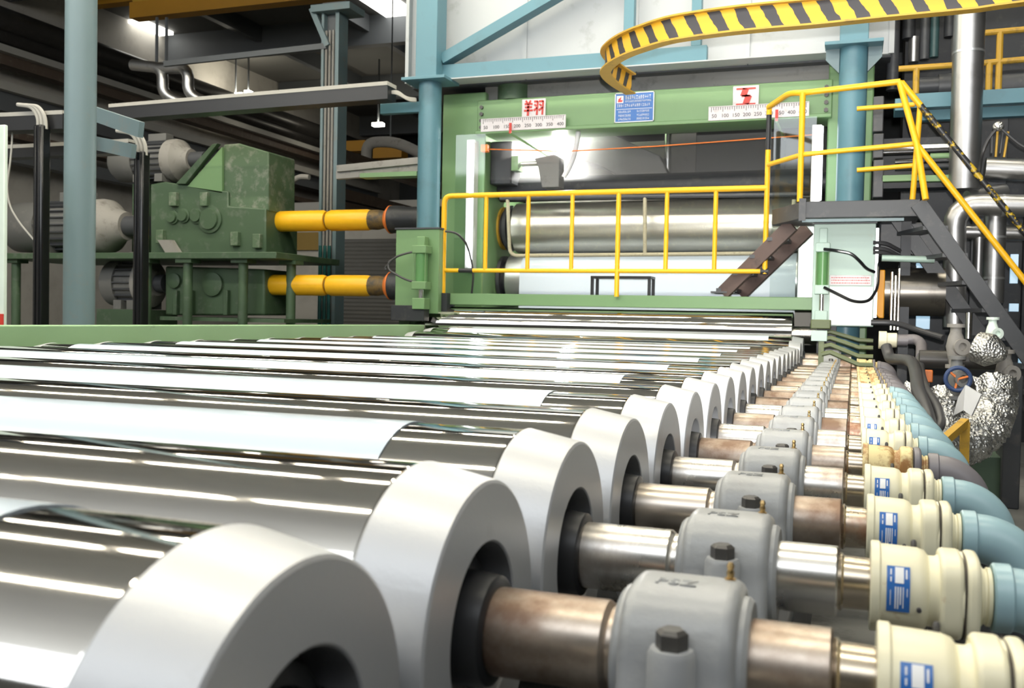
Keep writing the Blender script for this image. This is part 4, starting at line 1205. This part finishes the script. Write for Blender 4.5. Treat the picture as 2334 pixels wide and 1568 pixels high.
MB().prism(poly([(405, 420), (488, 330), (500, 328), (427, 420)]), 'y', YF-.05, YF+.05).build('bracket_rib', 'green_dark', gb, bevel=.005)
MB().prism(poly([(427, 425), (506, 335), (506, 440)]), 'y', YF+.0, YF+.06).build('bracket_web', 'green_clean', gb)
for px, py, r in ((420, 492, .09), (450, 492, .1), (395, 495, .09), (480, 500, .17)):
    p = at(px, py, YF)
    MB().lathe((p.x, YF, p.z), (0, -1, 0), [(0, 0), (0, r*1.3), (.03, r*1.3), (.035, r), (.07, r*.95), (.07, 0)], 24).build('bearing_cover', 'green_dark', gb)
for px, py in ((370, 540), (540, 545), (590, 550), (400, 455), (470, 455)):
    p = at(px, py, YF)
    MB().cbox((p.x, YF-.03, p.z), (.14, .1, .22)).build('foot_rib', 'green_dusty', gb, bevel=.01)
MB().prism(poly([(370, 548), (400, 548), (420, 580), (390, 580)]), 'y', YF-.12, YF-.02).build('gusset', 'dust_grey', gb)
# platform
pl = thing('drive_platform', (gx_(330), YS, FZ), 'dark green steel platform on round legs carrying motor and gearbox', 'platform')
MB().box((gx_(20), YF-.3, gz(578)-.1), (gx_(655), YF+1.6, gz(578))).build('top_plate', 'green_dark', pl, bevel=.01)
for px, dy in ((48, -.1), (267, .6), (350, -.15), (443, -.15), (564, -.1), (640, .3)):
    x = gx_(px)
    MB().cyl((x, YF+dy, FZ), (0, 0, 1), gz(578)-.1-FZ, .075, 16).build('leg', 'green_dark', pl)
    MB().box((x-.15, YF+dy-.12, gz(578)-.16), (x+.15, YF+dy+.12, gz(578)-.1)).build('leg_flange', 'green_dark', pl)
MB().box((gx_(366), YF, gz(722)-.06), (gx_(650), YF+1.4, gz(722))).build('lower_shelf', 'green_dark', pl)
# lower gearbox
g2 = thing('gearbox', (gx_(470), YS, gz(720)), 'lower dark green gearbox under the drive platform', 'gearbox')
MB().prism(poly([(362, 718), (362, 605), (590, 612), (590, 718)]), 'y', YF+.15, YF+.9).build('housing', 'green_dark', g2, bevel=.03)
for px, py, r in ((487, 648, .19), (400, 640, .12)):
    p = at(px, py, YF+.15)
    MB().lathe((p.x, YF+.15, p.z), (0, -1, 0), [(0, 0), (0, r), (.05, r), (.06, r*.8), (.06, 0)], 28).build('bearing_cover', 'green_dark', g2)
for px in (405, 440, 520, 555):
    p = at(px, 690, YF+.15)
    MB().cbox((p.x, YF+.12, p.z), (.08, .1, .4)).build('rib', 'green_dark', g2, bevel=.01)
# motors
def motor(x0, x1, Y, z, r, label, m='grey_machine'):
    t = thing('electric_motor', ((x0+x1)/2, Y, z-r), label, 'motor')
    L = x1-x0
    MB().lathe((x0, Y, z), ax, [(0, 0), (0, r*.7), (L*.06, r*.93), (L*.3, r*.97), (L*.3, 0)], 40).build('fan_cowl', 'motor_grey', t)
    MB().cyl((x0+L*.3, Y, z), ax, L*.33, r*.86, 40).build('stator', 'motor_grey', t)
    for k in range(22):
        a = 2*pi*k/22
        c = V((x0+L*.465, Y+cos(a)*r*.9, z+sin(a)*r*.9))
        MB().beam(c-V((L*.16, 0, 0)), c+V((L*.16, 0, 0)), .02, r*.14, up=(0, cos(a), sin(a))).build('cooling_fin', 'motor_dark', t)
    MB().lathe((x0+L*.63, Y, z), ax, [(0, 0), (0, r*.98), (L*.06, r*1.0), (L*.1, r*.96), (L*.16, r*.62), (L*.22, r*.5), (L*.22, 0)], 40).build('end_bell', 'dust_grey', t)
    MB().cyl((x0+L*.85, Y, z), ax, L*.15, r*.36, 24).build('coupling', 'motor_dark', t)
    MB().box((x0+L*.4, Y-r*.3, z+r*.9), (x0+L*.6, Y+r*.25, z+r*1.25)).build('terminal_box', 'motor_grey', t, bevel=.01)
    for sx in (.36, .6):
        MB().box((x0+L*sx-.08, Y-r*.8, z-r*1.06), (x0+L*sx+.08, Y+r*.8, z-r*.7)).build('foot', 'motor_grey', t)
    return t
z1 = at(150, 497, YS).z
motor(at(30, 497, YS).x, at(340, 497, YS).x, YS, gz(578)+.5, .47, 'large dusty grey electric motor on the drive platform, left of the gearbox')
p = at(355, 362, YS+.2)
motor(at(268, 362, YS+.6).x, at(470, 362, YS+.6).x, YS+.6, p.z+.03, .37, 'smaller grey electric motor high up behind the gearbox bracket')
MB_ = MB().box((at(310, 362, YS+.6).x, YS+.52, gz(578)), (at(345, 362, YS+.6).x, YS+1.0, p.z-.36))
tag(MB_.build('motor_stand', 'green_dark'), 'dark green stand under the high grey motor', 'stand')
p = at(300, 645, YS)
motor(at(246, 645, YS).x, at(365, 645, YS).x+.05, YS+.1, p.z, .42, 'dark grey electric motor under the drive platform, left of the lower gearbox')
MB_ = MB().box((at(250, 645, YS).x, YS-.3, FZ), (at(360, 645, YS).x, YS+.5, p.z-.45))
tag(MB_.build('motor_stand', 'green_dark'), 'dark green plinth under the lower grey motor', 'stand')
# ---------------------------------------------------------------- far wall clutter, running along the hall
def wall_run(name, y0, dz, X, m, label, cat, Ya=5, Yb=36, rnd_=False, thick=.3):
    p = at(0, y0, X=X)
    a = V((X, Ya, p.z)); b = V((X, Yb, p.z))
    if rnd_: o = MB().tube([a, b], dz, 14).build(name, m)
    else: o = MB().box((X-thick/2, Ya, p.z-dz/2), (X+thick/2, Yb, p.z+dz/2)).build(name, m)
    return tag(o, label, cat)
XW = -19.2
wall_run('wall_pipe', 42, .28, XW+.4, 'pipe_black', 'upper of two thick dark pipes along the left wall', 'pipe', rnd_=True)
wall_run('wall_pipe', 80, .25, XW+.2, 'pipe_black', 'lower of two thick dark pipes along the left wall', 'pipe', rnd_=True)
t = wall_run('wall_girder', 118, .16, XW, 'dust_light', 'dusty top flange of the rusty girder under the dark pipes', 'girder', thick=.8)
t = wall_run('wall_girder', 134, .32, XW, 'rust_beam', 'rusty brown girder along the left wall under the dark pipes', 'girder', thick=.4)
t = wall_run('wall_girder', 203, .2, XW, 'dust_light', 'dusty ledge along the left wall above the wide dark girder', 'girder', thick=.9)
t = wall_run('wall_girder', 232, .5, XW, 'purlin', 'wide dark girder along the left wall below the dusty ledge', 'girder', thick=.5)
t = wall_run('wall_girder', 305, .16, XW, 'rust_beam', 'thin rusty rail along the left wall at half height', 'girder', thick=.5)
t = wall_run('wall_girder', 352, .3, XW, 'purlin', 'dark rail along the left wall behind the large motor', 'girder', thick=.4)
# U-bend ducts
for i, px in enumerate((372, 430)):
    p0 = at(px-70, 148+8*i, 15.4); p1 = at(px, 155, 15.4); p2 = at(px-2, 215, 15.4); p3 = at(px+45, 235, 15.6)
    tag(MB().tube([p0, p1, p2, p3], .11, 16, .3).build('steam_pipe', 'duct_metal'), '%s shiny U-bent insulated pipe hanging above the long tray' % ('left', 'right')[i], 'pipe')
# ceiling structure
for i, x in enumerate((-16.5, -13, -9.5, -6, -2.5, 1, 4.5)):
    struct(MB().box((x-.1, 12.2, 7.85), (x+.1, 39, 8.3)).build('trim_%d' % (i+1), 'purlin'))
for i, y in enumerate((12.5, 18, 24, 30, 36)):
    struct(MB().box((-19.8, y-.15, 7.5), (8.8, y+.15, 8.3)).build('trim_%d' % (i+8), 'purlin'))
# skylights in the roof
def sky(n, px0, py0, px1, py1, w):
    a = at(px0, py0, Z=8.25); b = at(px1, py1, Z=8.25)
    x = (a.x+b.x)/2
    struct(MB().box((x-w/2, min(a.y, b.y), 8.2), (x+w/2, max(a.y, b.y), 8.29)).build('window_%d' % n, 'skylight_glow'))
sky(1, 840, -25, 945, 60, .9)
sky(2, 296, 48, 372, 78, .8)
sky(3, 205, 78, 272, 98, .7)
sky(4, 190, 88, 240, 104, .7)
# small far lamps
for i, (px, py, l, Y) in enumerate(((537, 217, .55, 26), (566, 211, .18, 26), (773, 298, .16, 30), (862, 284, .35, 28), (664, 195, .06, 30))):
    p = at(px, py, Y)
    t = thing('ceiling_light', p, ('warm lamp glowing above the long tray, left one', 'small warm lamp right beside the larger one above the tray', 'small round warm lamp just right of the building column', 'warm twin lamp left of the blue bracket arm', 'tiny warm lamp high left of the building column')[i], 'ceiling light', 'far lamps under the roof')
    MB().box((p.x-l/2, Y-.1, p.z-.05), (p.x+l/2, Y+.1, p.z+.05)).build('tube', 'lamp_glow', t)
    MB().box((p.x-.02, Y-.02, p.z+.08), (p.x+.02, Y+.02, 8.3)).build('hanger', 'purlin', t)
# shutter door and ochre band
YW = 21.0
a = at(690, 520, YW); b = at(905, 745, YW)
struct(MB().box((at(762, 500, YW).x, YW, FZ), (at(960, 500, YW).x, YW+.1, at(800, 545, YW).z)).build('door_1', 'shutter'))
struct(MB().box((at(610, 600, YW).x, YW, at(650, 570, YW).z), (at(760, 600, YW).x, YW+.06, at(650, 530, YW).z)).build('trim_20', 'ochre_band'))
struct(MB().box((at(560, 600, YW).x, YW+.1, FZ), (at(1010, 600, YW).x, YW+.3, at(700, 460, YW).z)).build('wall_inner', 'wall_grey'))
for i, (x0, y0, x1, y1, lb) in enumerate(((770, 322, 832, 343, 'ochre yellow far crane beam piece left of the grey bent duct'), (850, 335, 915, 358, 'ochre yellow far crane beam piece right of the grey bent duct'))):
    a = at(x0, y0, 24); b = at(x1, y1, 24)
    tag(MB().box((a.x, 24, b.z), (b.x, 24.4, a.z)).build('crane_beam', 'yellow_crane'), lb, 'crane beam')
t = thing('bent_duct', at(900, 322, 22), 'grey bent duct in front of the far ochre crane beam', 'duct')
MB().tube([at(835, 375, 22), at(836, 325, 22), at(900, 322, 22), at(960, 350, 22)], .14, 14, .6).build('run', 'dust_grey', t)
p = at(890, 322, 22); MB().tube([p, (p.x, 22, 8.3)], .02, 6).build('hanger', 'purlin', t)
tag(MB().beam(at(770, 385, 11.9), at(960, 366, 11.9), .08, .09).build('support_rail', 'dust_grey'), 'upper of two thin grey rails ending at the blue round column', 'rail')
tag(MB().beam(at(770, 400, 11.95), at(960, 385, 11.95), .1, .11).build('support_rail', 'dust_grey'), 'lower of two thin grey rails ending at the blue round column', 'rail')
tag(MB().box((at(828, 400, 11.9).x, 11.8, at(828, 407, 11.9).z), (at(957, 400, 11.9).x, 12.0, at(828, 397, 11.9).z)).build('tray_cover', 'green_clean'), 'pale green channel end left of the blue round column', 'channel')
tag(MB().tube([at(640, 480, 15), at(655, 425, 15), at(680, 402, 15), at(705, 404, 15)], .05, 10, .3).build('bent_hose', 'dust_grey'), 'grey bent hose rising behind the upper yellow drive shaft', 'hose')
for i, (y0, lb) in enumerate(((350, 'upper'), (440, 'middle'), (470, 'lower'))):
    a = at(760, y0, 17)
    tag(MB().beam(a, V((a.x+.0, 39.72, a.z)), .3, .22).build('pipe_bridge', 'rust_beam'), '%s grey-brown pipe bridge running back behind the building column' % lb, 'pipe bridge')

tag(MB().tube([at(29, 287, 9.5), at(26, 350, 9.45), at(15, 430, 9.4), at(22, 470, 9.4), at(42, 505, 9.35), at(85, 556, 9.3)], .012, 6, .3).build('wire_rope', 'dust_light'), 'thin steel wire rope drooping beside the left black conduit post', 'wire rope')
# ================================================================== RIGHT SIDE: pipes, rails and machinery
def pipe(name, pts, r, m, label, Y=None, fil=.0, seg=18, cat='pipe', bands=0):
    P = [at(p[0], p[1], p[2] if len(p) > 2 else Y) for p in pts]
    t = thing(name, P[0], label, cat)
    MB().tube(P, r, seg, fil).build('run', m, t, smooth=45)
    for k in range(bands):
        u = (k+.6)/(bands+.2)
        c = P[0].lerp(P[1], u); d = (P[1]-P[0]).normalized()
        MB().lathe(c-d*.012, d, [(0, r*.9), (0, r*1.03), (.024, r*1.03), (.024, r*.9)], seg, closed=True).build('band', 'aluminium_band', t)
    return t
YA = 9.3
def vpipe(px, y0, y1, Y, r, m, label, bands=1, name='duct_pipe'):
    a = at(px, y0, Y); b = at(px, y1, Y); 
    xm = at(px, (y0+y1)/2, Y).x
    a.x = b.x = xm
    t = thing(name, b, label, 'pipe')
    MB().tube([a, b], r, 24).build('run', m, t)
    for k in range(bands):
        c = b.lerp(a, (k+.6)/(bands+.2))
        MB().lathe(c-V((0, 0, .012)), (0, 0, 1), [(0, r*.9), (0, r*1.03), (.024, r*1.03), (.024, r*.9)], 24, closed=True).build('band', 'aluminium_band', t)
    return t
vpipe(2216, -720, 432, 11.45, .158, 'duct_metal', 'thick shiny vertical duct crossing the blue beams on the right', 2)
pipe('duct_pipe', [(2345, 388), (2245, 384)], .12, 'duct_metal', 'shiny horizontal duct just below the foot of the thick vertical duct', 11.7, bands=0)
pipe('duct_pipe', [(2400, 470), (2176, 466), (2176, 745)], .115, 'duct_metal', 'shiny elbow duct turning down behind the steep stair', 11.3, .25, bands=1)
vpipe(2266, 485, 690, 11.5, .11, 'duct_metal', 'shiny vertical pipe between the handrail and the steep stair', 2)
pipe('duct_pipe', [(2400, 532), (2190, 528)], .085, 'duct_metal', 'shiny horizontal pipe behind the two vertical pipes', 11.9)
vpipe(2231, 528, 640, 11.9, .06, 'duct_metal', 'slim shiny pipe piece seen between the two vertical pipes', 0)
vpipe(2208, 705, 772, 10.9, .035, 'steel_clean', 'slim bright pipe below the stair treads', 0)
pipe('duct_pipe', [(2205, 452, 11.5), (2290, 436, 11.7)], .085, 'duct_metal', 'short slanted duct piece under the thick vertical duct')
for i, (px, y0, y1, r, m) in enumerate(((2047, -690, 205, .07, 'dark_steel'), (2083, 85, 142, .06, 'duct_metal'), (2083, -690, 88, .075, 'dark_machine'), (2120, -690, 135, .055, 'dark_steel'), (2142, -690, 130, .05, 'teal_dark2'), (2178, 80, 142, .05, 'duct_metal'), (2178, -690, 84, .07, 'dark_machine'))):
    vpipe(px, y0, y1, 12.6, r, m, ('far dark pipe left of the upper yellow rail', 'short bright pipe end above the upper yellow rail', 'dark pipe hanging over the short bright pipe end', 'dark slanting-looking pipe between two bright pipe ends', 'dark teal pipe left of the thick vertical duct', 'small bright pipe end close to the thick vertical duct', 'dark pipe over the small bright pipe end')[i], 0)
# upper walkway on the right
uw = thing('upper_walkway', at(2200, 250, 11.9), 'blue steel walkway beams in the upper right with dark machinery on them', 'walkway')
for y0, y1, Y, n_ in ((213, 246, 11.9, 'beam'), (252, 276, 12.2, 'beam')):
    a = at(2068 if y0 < 230 else 2100, (y0+y1)/2, Y); zt = at(2200, y0-6, Y).z; zb_ = at(2200, y1-6, Y).z
    MB().box((a.x, Y, zb_), (a.x+4, Y+.12, zt)).build(n_, 'teal_paint', uw, bevel=.004)
MB().box((at(2040, 240, 11.8).x, 11.8, at(2040, 252, 11.8).z), (at(2075, 240, 11.8).x, 12.2, at(2040, 225, 11.8).z)).build('end_bracket', 'teal_paint', uw, bevel=.004)
ur = thing('walkway_railing', at(2150, 160, 12.0), 'far yellow railing on the upper right walkway', 'railing')
MB().tube([at(2048, 157, 12), at(2196, 147, 12), at(2340, 135, 12)], .034, 10).build('rail', 'yellow_dull', ur)
MB().tube([at(2244, 75, 12), at(2345, 66, 12)], .034, 10).build('rail', 'yellow_dull', ur)
for px, y0 in ((2087, 155), (2253, 143), (2275, 72)):
    p = at(px, y0, 12); q_ = at(px, 214, 12); p.x = q_.x
    MB().tube([q_, p], .036, 10).build('post', 'yellow_dull', ur)
um = thing('walkway_machine', at(2150, 214, 12.4), 'dark geared machine on the upper right walkway behind the railing', 'machine')
a = at(2060, 205, 12.5); b = at(2340, 165, 12.5)
MB().box((a.x, 12.5, a.z), (b.x, 13.2, b.z)).build('bed', 'dark_machine', um, bevel=.02)
for px, w_, h_ in ((2120, .3, .2), (2165, .25, .28), (2265, .4, .3), (2310, .35, .36)):
    p = at(px, 195, 12.35)
    MB().cyl((p.x-w_/2, 12.35, p.z), ax, w_, h_/2, 20).build('gear_drum', 'dark_steel', um)
# cylinder bank behind the landing rail
cb = thing('cylinder_bank', at(2090, 360, 11.6), 'bank of dark horizontal cylinders with shiny rods behind the landing railing', 'machine')
for y, x0, x1, m in ((340, 2012, 2172, 'steel_clean'), (357, 2120, 2165, 'green_clean'), (370, 2040, 2172, 'black_gloss'), (382, 2040, 2172, 'dark_machine'), (348, 2012, 2172, 'black_gloss')):
    a = at(x0, y, 11.6); b = at(x1, y, 11.6)
    MB().tube([a, V((b.x, a.y, a.z))], .04, 14).build('cylinder', m, cb)
a = at(2000, 430, 11.8); b = at(2180, 310, 11.8)
MB().box((a.x, 11.8, a.z), (b.x, 12.1, b.z)).build('back_plate', 'dark_machine', cb)
for px, y in ((2055, 407), (2150, 407)):
    p = at(px, y, 11.55)
    MB().cbox(p, (.42, .1, .07)).build('green_bar', 'green_clean', cb, bevel=.005)
for y0, y1 in ((215, 300), (300, 360), (360, 450)):
    p = at(2001, (y0+y1)/2, 11.5)
    MB().box((p.x-.05, 11.5, at(2001, y1, 11.5).z), (p.x+.06, 11.75, at(2001, y0, 11.5).z-.02)).build('end_lug', 'dark_steel', cb, bevel=.01)
p = at(2125, 322, 14.5)
struct(MB().cbox(p, (.35, .04, .1)).build('window_10', 'lamp_dim'))
# dark block behind everything on the right
bk = thing('machine_cabinet', (2.9, 14.3, FZ), 'large dark machine body filling the right background', 'machine')
MB().box((.55, 14.0, FZ), (6.5, 14.8, 4.2)).build('body', 'dark_machine', bk)
for i in range(9):
    x = .8+i*.62
    MB().box((x, 13.9, -1.2+.4*(i % 3)), (x+.4, 14.0, 2.4+.5*((i*5) % 4))).build('panel', 'dark_steel' if i % 2 else 'dark_machine', bk, bevel=.01)
# drum under the landing
p0 = at(2047, 665, 11.3); p1 = at(2142, 665, 11.3)
dr = thing('metal_drum', p0, 'dark metal drum with a bright line, under the stair landing', 'drum')
MB().lathe((p0.x-.3, 11.3, p0.z), ax, [(0, 0), (0, .262), (p1.x-p0.x+.34, .262), (p1.x-p0.x+.34, 0)], 48).build('shell', 'drum_metal', dr)
a = at(1992, 725, 11.0); b = at(2018, 615, 11.0)
MB().prism([(a.x, a.z+.06), (a.x+.05, a.z), (a.x+.1, a.z), (b.x, a.z+.12), (b.x, b.z), (a.x, b.z)], 'y', 11.0, 11.12).build('orange_guard', 'ochre_orange', dr, bevel=.01)
for i, px in enumerate((2030, 2038, 2046)):
    a = at(px, 752, 10.9); zt_ = at(px, 612+8*((i+1) % 3), 10.9).z
    tag(MB().cyl(a, (0, 0, 1), zt_-a.z, .014, 10).build('guide_rod', 'steel'), '%s of three thin bright vertical rods in front of the metal drum' % ('left', 'middle', 'right')[i], 'rod', 'thin bright rods')
tag(MB().tube([at(2010, 588, 10.9), at(2130, 592, 10.9)], .035, 12).build('cross_tube', 'mint_paint'), 'pale green cross tube above the metal drum', 'tube')
for i, y in enumerate((553, 566, 575)):
    tag(MB().tube([at(1990, y, 11), at(2020, y+1, 11), at(2050, y+18, 11.1), at(2085, y+34, 11.3)], .022, 8, .15).build('machine_hose', 'hose_dark'), '%s dark hose coming out behind the mint plate' % ('upper', 'middle', 'lower')[i], 'hose')
tag(MB().tube([at(1985, 735, 10.8), at(2040, 735, 10.8), at(2100, 755, 10.6), at(2150, 770, 10.4)], .03, 10, .3).build('machine_hose', 'hose_dark'), 'long dark hose running right below the metal drum', 'hose')
a = at(2000, 700, 11.6)
tag(MB().box((at(2000, 600, 11.7).x, 11.3, at(2000, 590, 11.7).z), (at(2150, 600, 11.7).x, 12.2, pz0+.01)).build('gear_case', 'dark_steel', bevel=.02), 'dark grey gear case under the stair landing', 'gear case')
# daylight gaps far behind
for i, (x0, y0, x1, y1) in enumerate(((2088, 600, 2130, 616), (2088, 718, 2118, 750), (2303, 580, 2318, 646), (2300, 692, 2320, 710), (2322, 778, 2332, 834))):
    a = at(x0, y0, 13.6); b = at(x1, y1, 13.6)
    struct(MB().box((a.x, 13.55, b.z), (b.x, 13.6, a.z)).build('window_%d' % (i+11), 'daylight_blue'))
# header pipes and valves
hd = thing('header_pipe', at(2180, 815, 8.6), 'dark horizontal header pipe with dusty valves, right of the rotary joints', 'pipe')
a = at(2095, 818, 8.6); b = at(2290, 812, 8.6)
MB().tube([a, V((b.x, a.y, a.z))], .075, 18).build('run', 'pipe_black', hd)
for px, y, m in ((2180, 812, 'foil'), (2290, 812, 'foil')):
    p = at(px, y, 8.6)
    MB().cyl((p.x-.03, 8.6, a.z), ax, .06, .12, 20).build('pipe_flange', 'dark_machine', hd)
def valve(px, y, Y, label, wheel=False, s=1.0, m='valve_dusty'):
    p = at(px, y, Y)
    t = thing('valve', p, label, 'valve')
    MB().lathe((p.x, Y, p.z-.18*s), (0, 0, 1), [(0, 0), (0, .075*s), (.03*s, .075*s), (.03*s, .045*s), (.1*s, .06*s), (.18*s, .075*s), (.26*s, .06*s), (.3*s, .045*s), (.34*s, .045*s), (.34*s, .07*s), (.37*s, .07*s), (.37*s, 0)], 20).build('body', m, t, smooth=45)
    MB().lathe((p.x, Y, p.z), (.35, -1, 0), [(0, 0), (0, .05*s), (.1*s, .05*s), (.1*s, .068*s), (.13*s, .068*s), (.13*s, .035*s), (.1*s, .03*s), (.1*s, 0)], 20).build('side_port', m, t, smooth=45)
    if wheel:
        c = V((p.x, Y-.13*s, p.z))
        pts = [(c+V((cos(2*pi*j/24)*.095*s, 0, sin(2*pi*j/24)*.095*s))) for j in range(25)]
        MB().tube(pts, .018*s, 8, cap=False).build('handwheel', 'handwheel_blue', t)
        for j in range(3):
            a = 2*pi*j/3+.3
            MB().tube([c, c+V((cos(a)*.095*s, 0, sin(a)*.095*s))], .01*s, 6).build('spoke', 'orange_paint', t)
    return t
valve(2178, 790, 8.3, 'pale dusty valve in front of the dark header pipe', s=.95)
valve(2290, 850, 8.3, 'pale dusty valve at the right end of the header pipe', s=.95)
valve(2180, 862, 8.0, 'valve with a blue handwheel under the header pipe', True, s=.9, m='grey_machine')
p = at(2265, 800, 8.2)
t = thing('wrapped_cap', p, 'crumpled foil-wrapped pipe cap beside the steep stair foot', 'pipe cap')
MB().lathe((p.x-.12, 8.2, p.z+.03), (1, -.5, -.3), [(0, 0), (0, .12), (.1, .13), (.18, .08), (.22, .04), (.22, 0)], 24).build('wrap', 'foil', t)
valve(2262, 760, 8.7, 'pale upright pipe stub above the foil-wrapped cap', s=.7, m='mint_pale')
tag(MB().cbox(at(2115, 857, 8.4), (.07, .06, .1)).build('orange_box', 'orange_paint', bevel=.008), 'small orange box between the two hanging hoses and the handwheel valve', 'box')
# foil covered flexible ducts
def foil_duct(pts, r, label):
    P = [at(*p) for p in pts]
    m = MB().tube(P, r, 28, .35, 14)
    rr = random.Random(len(label))
    # crumple: push the skin in and out
    for i, v in enumerate(m.v):
        k = .10*r
        m.v[i] = v+V((rr.uniform(-k, k), rr.uniform(-k, k), rr.uniform(-k, k)))
    tag(m.build('foil_duct', 'foil', smooth=25), label, 'duct')
def dens(P, n=5):
    return P
foil_duct([(2262, 870, 8.0), (2268, 930, 7.9), (2240, 985, 7.7), (2190, 1018, 7.5), (2100, 1030, 7.2)], .155, 'big crumpled silver foil duct curving down behind the blue elbows')
foil_duct([(2085, 885, 7.9), (2092, 930, 7.8), (2110, 985, 7.7), (2130, 1010, 7.6)], .11, 'left foil-wrapped pipe behind the hanging hoses')
foil_duct([(2150, 892, 8.1), (2152, 940, 8.0), (2150, 1000, 7.9)], .11, 'middle foil-wrapped pipe between the hanging hoses and the white board')
foil_duct([(2200, 890, 8.3), (2205, 940, 8.3), (2200, 990, 8.2)], .12, 'right foil-wrapped pipe behind the white board')
# white bent board
a = at(2200, 878, 7.4); b = at(2236, 900, 7.2); c = at(2214, 948, 7.2); d = at(2196, 935, 7.3); e2 = at(2172, 948, 7.5); f2 = at(2184, 905, 7.5)
bd = MB(); off = V((.012, .03, .0))
q = [a, b, c, d]
bd.add([p for p in q]+[p+off for p in q], [(0, 1, 2, 3), (7, 6, 5, 4), (0, 4, 5, 1), (1, 5, 6, 2), (2, 6, 7, 3), (3, 7, 4, 0)])
q = [a, d, e2, f2]
bd.add([p for p in q]+[p+off for p in q], [(0, 1, 2, 3), (7, 6, 5, 4), (0, 4, 5, 1), (1, 5, 6, 2), (2, 6, 7, 3), (3, 7, 4, 0)])
tag(bd.build('folded_board', 'paper_white', smooth=10), 'folded white board leaning on the silver foil ducts', 'board')
# yellow support frame
yf = thing('pipe_stand', at(2195, 1110, 6.9), 'yellow angled pipe stand in front of the foil duct', 'stand')
p = at(2200, 962, 6.9); q_ = at(2194, 1115, 6.9); 
MB().beam(V((p.x, 6.9, FZ)), p, .055, .055).build('post', 'yellow_dull', yf)
MB().beam(p, at(2138, 1016, 6.5), .05, .05).build('brace', 'yellow_dull', yf)
# hanging hoses and far joint piping
tag(MB().tube([at(2020, 790, 9.3), at(2028, 818, 9.2), at(2080, 822, 8.5), at(2088, 850, 8.1), at(2092, 890, 7.5), at(2112, 935, 7.2), at(2126, 1000, 6.9)], .048, 14, .2).build('water_hose', 'hose_dark'), 'thick dark hose bending down from the far rotary joint over the foil ducts', 'hose')
tag(MB().tube([at(2098, 815, 9.0), at(2098, 850, 8.2), at(2110, 890, 7.6), at(2138, 930, 7.3), at(2146, 970, 7.1), at(2118, 998, 7.0)], .034, 12, .25).build('water_hose', 'hose_dark'), 'thinner dark hose with a pale clamp curving beside the thick one', 'hose')
tag(MB().tube([at(2018, 775, 10.2), at(2090, 773, 10.2), at(2100, 785, 10.1), at(2100, 815, 9.4)], .05, 12, .15).build('water_pipe', 'pipe_grey'), 'dark grey pipe with an elbow at the farthest rotary joint', 'pipe')
for px, y in ((2018, 772), (2034, 775)):
    pass
p = at(2018, 775, 9.9)
t = thing('rotary_joint', p, 'cream rotary joint with a hose, set apart at the far right end of the row', 'rotary joint')
MB().lathe((p.x-.06, 9.9, p.z), ax, [(0, 0), (0, .085), (.07, .085), (.075, .07), (.16, .07), (.165, .06), (.165, 0)], 24).build('body', 'cream_paint', t)
MB().lathe((p.x+.1, 9.9, p.z), ax, [(0, 0), (0, .05), (.1, .05), (.1, 0)], 20).build('neck', 'pipe_grey', t)
# cabinets low on the right
tag(MB().box((at(2288, 950, 8.8).x, 8.8, FZ), (at(2330, 950, 8.8).x, 9.2, at(2300, 855, 8.8).z)).build('steel_post', 'dark_steel', bevel=.01), 'broad dark grey steel post right of the foil duct', 'post')
tag(MB().box((at(2205, 1100, 8.9).x, 8.9, FZ), (at(2290, 1100, 8.9).x, 9.3, at(2250, 1040, 8.9).z)).build('green_cabinet', 'green_dim', bevel=.01), 'dark green low cabinet behind the yellow pipe stand', 'cabinet')

p = at(2276, 288, 10.9)
t = thing('junction_knot', p, 'small bright foil-wrapped junction with dark cables, right of the thick vertical duct', 'junction')
MB().sphere(p, .055, 12, (1, .8, .9)).build('wrap', 'foil', t)
MB().tube([p, at(2250, 320, 10.9), at(2238, 352, 10.9), at(2232, 400, 11.2)], .014, 6, .1).build('cable', 'hose_dark', t)
MB().tube([p, at(2300, 310, 10.9), at(2330, 335, 10.9), at(2380, 350, 10.9)], .014, 6, .1).build('cable', 'hose_dark', t)
for i in range(4):
    q_ = at(2262+12*i, 300, 11.0)
    MB().tube([q_, q_-V((.01*i, 0, .22+.04*(i % 2)))], .012, 6).build('drop_wire', 'yellow_dull' if i % 2 else 'hose_dark', t)
